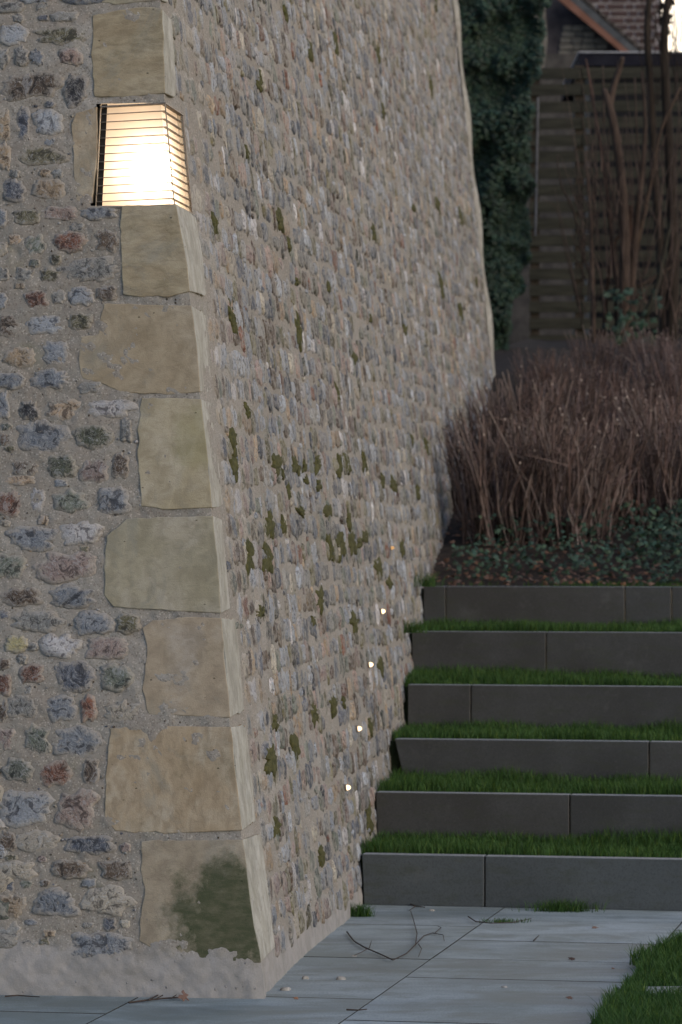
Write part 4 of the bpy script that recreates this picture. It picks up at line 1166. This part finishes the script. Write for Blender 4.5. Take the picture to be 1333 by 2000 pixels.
for k in range(150):
    x = rnd.uniform(1125, 1345); y0 = rnd.uniform(330, 640); hgt_ = rnd.uniform(60, 260); ln = (x-1220)*rnd.uniform(.0, .35)+rnd.uniform(-45, 45)
    c = rnd.uniform(.6, 2.3); px_tube(m, [(x, y0), (x+ln*.4+rnd.uniform(-6, 6), y0-hgt_*.5), (x+ln+rnd.uniform(-6, 6), y0-hgt_)], 31+rnd.uniform(-.5, .4), rnd.uniform(.003, .009), .002, (c*1.2, c, c*.95), 4)
m.put('twigs', M_BARK, SB)
TR = thing('bare_tree', 'slim bare tree with fine twigs against the bright sky at the right edge', 'tree', tuple(PXD(1285, 660, 31.6)))
stems(TR, 32.0, [
    ([(1300, 700), (1292, 500), (1278, 330), (1272, 180), (1262, 60), (1275, -60), (1280, -200)], .05, .02, (.7, .62, .55)),
    ([(1310, 700), (1318, 500), (1310, 330), (1300, 160), (1297, 60), (1312, -60), (1320, -200)], .06, .025, (.6, .52, .45)),
], 'trunk')
m = MB()
for k in range(60):
    x = rnd.uniform(1262, 1345); y0 = rnd.uniform(-60, 220)
    px_tube(m, [(x, y0), (x+rnd.uniform(-14, 14), y0-rnd.uniform(20, 60)), (x+rnd.uniform(-30, 30), y0-rnd.uniform(70, 140))], 32+rnd.uniform(-.3, .5), rnd.uniform(.003, .008), .002, (.6, .5, .42), 4)
for (x, y_) in [(1298, 10), (1292, 35), (1300, 60), (1308, 0), (1295, 90), (1302, 45), (1306, 25)]:
    for q in range(7):
        px_tube(m, [(x+rnd.uniform(-8, 8), y_+rnd.uniform(-10, 10)), (x+rnd.uniform(-12, 12), y_+rnd.uniform(-20, 20))], 32+rnd.uniform(-.1, .2), .012, .009, (.5, .45, .35), 4)
m.put('twigs', M_BARK, TR)
# evergreen leaves at the shrub's foot
def leaf_patch(name, label, cat, pxs, d, n, size, seed, z_fn=None, mat=None, flat=.55, cols_mul=1.0, kind='stuff'):
    r = np.random.RandomState(seed); x0, x1, y0_, y1_ = pxs
    x = r.uniform(x0, x1, n); y = r.uniform(y0_, y1_, n); dd = d+r.uniform(-.3, .3, n)
    P = CAMP + np.column_stack([(x-666.5)/F, np.ones(n), (HZ-y)/F])*dd[:, None]
    Nn = np.column_stack([r.normal(0, .5, n), -np.ones(n), r.normal(flat, .4, n)])
    V, Fc, col = leaf_mesh(n, P, Nn, size, seed)
    return tag(put(name, V, Fc, mat or M_IVY, cols=col*cols_mul), label, cat, kind=kind)
leaf_patch('ivy_shoots', 'few pale green ivy leaves at the foot of the tall bare shrub', 'ivy', (1180, 1290, 560, 670), 30.6, 70, .10, 3, cols_mul=1.3)

# ------------------------------------------------------------------ cut dogwood clumps
def clump_mesh(seed, hgt_, nst, spread, fan):
    r = random.Random(seed); m = MB()
    for k in range(nst):
        a = r.uniform(0, 2*math.pi); q = math.sqrt(r.random())
        bx, by = q*spread*.55*math.cos(a), q*spread*.42*math.sin(a)
        h = hgt_*r.uniform(.62, 1.05); dx, dy = fan*q*math.cos(a)*h + r.gauss(0, .06), fan*.7*q*math.sin(a)*h+r.gauss(0, .06)
        kx, ky = r.gauss(0, .06), r.gauss(0, .04)
        pts = [(bx, by, -.03), (bx+dx*.25+kx, by+dy*.25+ky, h*.35), (bx+dx*.6+kx*.6, by+dy*.6-ky*.5, h*.7), (bx+dx, by+dy, h)]
        t = r.random()
        if t < .55: b = r.uniform(.8, 1.7); c = (b*1.1, b*.80, b*.74)
        elif t < .85: b = r.uniform(.6, 1.1); c = (b*1.25, b*.95, b*.85)
        else: b = r.uniform(1.5, 2.6); c = (b, b*.84, b*.78)
        V, Fc = tube(pts, [.0066, .0055, .0045, .0036], 4); m.add(V, Fc, c)
        if r.random() < .75:
            p = np.array(pts[2]); e = p+np.array([r.gauss(0, .11), r.gauss(0, .08), r.uniform(.03, .22)])
            V, Fc = tube([p, e], [.004, .002], 3); m.add(V, Fc, c)
        if r.random() < .12:
            p = np.array(pts[3]); V, Fc = tube([p, p+np.array([0, 0, .012])], [.0075, .005], 4); m.add(V, Fc, (4, 3.6, 3.2))
    V = np.vstack(m.V); me = mesh('stems', V, m.F, cols=np.vstack(m.C)); me.materials.append(M_STEM); return me
M_STEM = simple('dogwood_stem', (.056, .050, .046), (.122, .108, .100), 30, .55, 0, tint=True, spec=.4)
def stump_mesh(seed):
    r = random.Random(seed); m = MB()
    for k in range(9):
        a = r.uniform(0, 6.28); p = np.array([.12*math.cos(a)*r.random(), .10*math.sin(a)*r.random(), -.05])
        V, Fc = tube([p, p+np.array([.06*math.cos(a), .05*math.sin(a), .12]), p+np.array([.10*math.cos(a), .08*math.sin(a), .20])], [.03, .025, .014], 6); m.add(V, Fc, (.6, .5, .45))
    me = mesh('stump', np.vstack(m.V), m.F, cols=np.vstack(m.C), smooth=True); me.materials.append(M_BARK); return me
cl = [clump_mesh(11+i, .84, 125, .52, .30) for i in range(4)]; stp = [stump_mesh(i) for i in range(2)]
# (px of the base, distance, height scale)
CLP = [(985, 21.3, 1.0, 'bare red-brown dogwood clump nearest the flint wall in the front row'),
       (1110, 21.2, 1.02, 'bare dogwood clump in the middle of the front row'),
       (1225, 21.6, .85, 'thin bare dogwood clump right of the front middle one, above the ground ivy'),
       (1345, 21.5, 1.0, 'bare dogwood clump cut by the right edge of the photo, front row'),
       (930, 22.9, .80, 'low bare dogwood clump hard against the flint wall, second row'),
       (1045, 22.8, 1.05, 'bare dogwood clump behind the front left one, second row'),
       (1165, 23.0, 1.0, 'reddish bare dogwood clump in the second row behind the front middle one'),
       (1290, 22.9, .95, 'bare dogwood clump in the second row towards the right edge'),
       (1005, 24.7, .66, 'bare dogwood clump beside the far part of the flint wall, third row'),
       (1120, 24.6, .92, 'tall reddish bare dogwood clump in the middle of the third row'),
       (1245, 24.8, .82, 'bare dogwood clump right of the middle, third row'),
       (1360, 24.6, .95, 'bare dogwood clump at the right edge, third row'),
       (1060, 26.6, .60, 'pale bare dogwood clump at the left end of the back row'),
       (1180, 26.8, .66, 'pale bare dogwood clump in the middle of the back row'),
       (1305, 26.6, .75, 'greyish bare dogwood clump towards the right of the back row')]
for i, (px, d, hs, lb) in enumerate(CLP):
    d += .75*(1 if i < 4 else .6); x = (px-666.5)*d/F; z = bank_z(x, d)
    t = thing('dogwood_clump', lb, 'shrub', (x, d, z), 'bare cut dogwood clumps in the raised bed')
    o = link('stems', cl[i % 4], None, t); o.rotation_euler = (0, 0, rnd.uniform(-.5, .5)+(math.pi if i % 3 == 0 else 0)); o.scale = (hs*.95, hs, hs*rnd.uniform(.92, 1.05))
    link('stump', stp[i % 2], None, t)

# ground cover and litter in the bed
def bed_leaves(name, label, cat, n, s0, s1, t0, t1, size, seed, mat, up=1.0, hmin=.0, hmax=.06, mul=1.0, dens=None):
    r = np.random.RandomState(seed); s = r.uniform(s0, s1, n); t = r.uniform(t0, t1, n)
    a = v3(*STEP[5])+N*.08
    P = a + s[:, None]*E + t[:, None]*N
    if dens is not None:
        k = dens(s, t, r); P = P[k]; s = s[k]; t = t[k]
    n = len(P)
    P[:, 2] = bank_h(0, 20.3+t) + .02 + r.uniform(hmin, hmax, n)
    Nn = np.column_stack([r.normal(0, .5, n), r.normal(-.5, .5, n), np.full(n, up)])
    V, Fc, col = leaf_mesh(n, P, Nn, size, seed)
    return tag(put(name, V, Fc, mat, cols=col*mul), label, cat, kind='stuff')
bed_leaves('leaf_litter', 'dead brown leaves scattered over the soil of the bed', 'leaves', 3000, -.2, 4, .02, 4.5, .045, 9, M_LITTER, up=1.2, hmax=.03, mul=.8)
bed_leaves('ground_ivy', 'low dark green ground ivy along the front of the bed', 'ivy', 9000, .1, 4, .08, 1.9, .05, 10, M_IVY, up=.7, hmin=.0, hmax=.22,
           dens=lambda s, t, r: r.rand(len(s)) < np.clip(.24+.9*np.clip((s-.9)/.5, 0, 1)*np.clip(fbm(np.column_stack([s*1.7, t*2, s*0]), 2, 3)+.9, 0, 1), 0, 1), mul=1.5)

# ------------------------------------------------------------------ fallen twigs, pebbles, leaves on the paving
M_TWIG = simple('twig_bark', (.035, .025, .02), (.07, .05, .04), 60, .8, 0)
def twig(lst, z, label, r=.0035):
    m = MB()
    for pts, q in lst:
        P = [px_ground(x, y, z + .004 + .008*abs(math.sin(i*1.7+x))) for i, (x, y) in enumerate(pts)]
        V, Fc = tube(P, np.linspace(r*q, r*q*.55, len(P)), 5); m.add(V, Fc)
    tag(m.put('fallen_twig', M_TWIG), label, 'twig')
twig([([(678, 1918), (690, 1938), (712, 1950), (740, 1965), (768, 1976), (795, 1962), (812, 1943), (815, 1920), (808, 1895), (803, 1878)], 1.0),
      ([(812, 1943), (828, 1930), (842, 1922), (868, 1925), (868, 1938)], .7), ([(850, 1922), (862, 1908), (855, 1906)], .6), ([(822, 1942), (826, 1955), (820, 1968)], .6), ([(722, 1953), (708, 1963), (692, 1968)], .6)] if False else
     [([(678, 1820), (692, 1838), (712, 1850), (740, 1862), (768, 1875), (795, 1862), (812, 1845), (815, 1822), (808, 1796), (803, 1780)], 1.0),
      ([(812, 1845), (828, 1828), (845, 1822), (866, 1826), (868, 1838)], .7), ([(850, 1822), (862, 1812), (855, 1808)], .6), ([(818, 1844), (824, 1853), (818, 1868)], .6), ([(720, 1852), (706, 1860), (692, 1866)], .6), ([(722, 1851), (726, 1837)], .6)], 0, 'long forked bare twig lying on the paving')
twig([([(790, 1760), (812, 1770), (830, 1772)], 1.2), ([(812, 1770), (800, 1778)], .8)], 0, 'short dark twig at the foot of the lowest riser')
twig([([(915, 1790), (930, 1800), (960, 1803), (1000, 1802), (1038, 1794)], .9)], 0, 'thin straight twig lying across the paving joint')
twig([([(677, 1972), (700, 1973), (717, 1971)], 1.0)], 0, 'short twig on the paving near the bottom edge')
twig([([(1043, 1837), (1053, 1827)], .9)], 0, 'tiny twig in the middle of the paving')
twig([([(252, 1958), (290, 1953), (318, 1950), (350, 1948), (364, 1945)], 1.2), ([(290, 1953), (312, 1942), (335, 1932)], .9), ([(318, 1944), (306, 1950)], .7), ([(335, 1950), (345, 1943)], .8)], 0, 'branched twig at the foot of the wall below the lowest quoin')
twig([([(10, 1946), (35, 1944), (60, 1946), (78, 1947)], .9)], 0, 'thin twig lying along the wall foot at the left edge')
M_PEB = simple('pale_pebble', (.26, .24, .21), (.42, .39, .35), 60, .8, .002)
PEB = [(557, 1934, .020, 'largest pale pebble beside the wall foot'), (597, 1912, .016, 'pale pebble near the wall, second from the corner'), (667, 1913, .019, 'flat pale pebble alone left of the long joint'),
       (985, 1929, .012, 'small cream pebble in the middle of the paving'), (845, 1779, .012, 'small white pebble below the lowest riser'), (692, 1868, .009, 'tiny pale pebble near the twig')]
for k, (px, py, r, lb) in enumerate(PEB):
    c = px_ground(px, py); V, Fc, _r = flint_mesh(r*2, r*1.3, 0, 0, 12, 4, r*.55, 700+k, 2.2, .5)
    W = c+V*v3(1, 1, 1)+v3(0, 0, .001)
    tag(put('pebble', W, Fc, M_PEB, origin=c, smooth=True), lb, 'pebble', 'pebbles on the paving')
for k, (px, py, lb) in enumerate([(1160, 1811, 'small dark dead leaf on the paving below the riser'), (1198, 1891, 'brown dead leaf near the lawn edge'), (578, 1949, 'dead leaf close to the wall corner'), (1112, 1948, 'flat brown leaf near the front of the paving'), (1117, 1872, 'tiny dark leaf in mid paving')]):
    c = px_ground(px, py, .006)
    V, Fc, col = leaf_mesh(1, c[None], np.array([[.1, -.3, 1.]]), .035, 80+k)
    tag(put('dead_leaf', V, Fc, M_LITTER, cols=col), lb, 'leaf', 'dead leaves on the paving')
# a dead leaf on the wall-foot twig and one white scrap in the bed
c = px_ground(357, 1944, .02); V, Fc, col = leaf_mesh(1, c[None], np.array([[.6, -1, .5]]), .05, 3)
tag(put('dead_leaf', V, Fc, M_LITTER, cols=col), 'curled brown leaf caught on the twig at the wall foot', 'leaf', 'dead leaves on the paving')
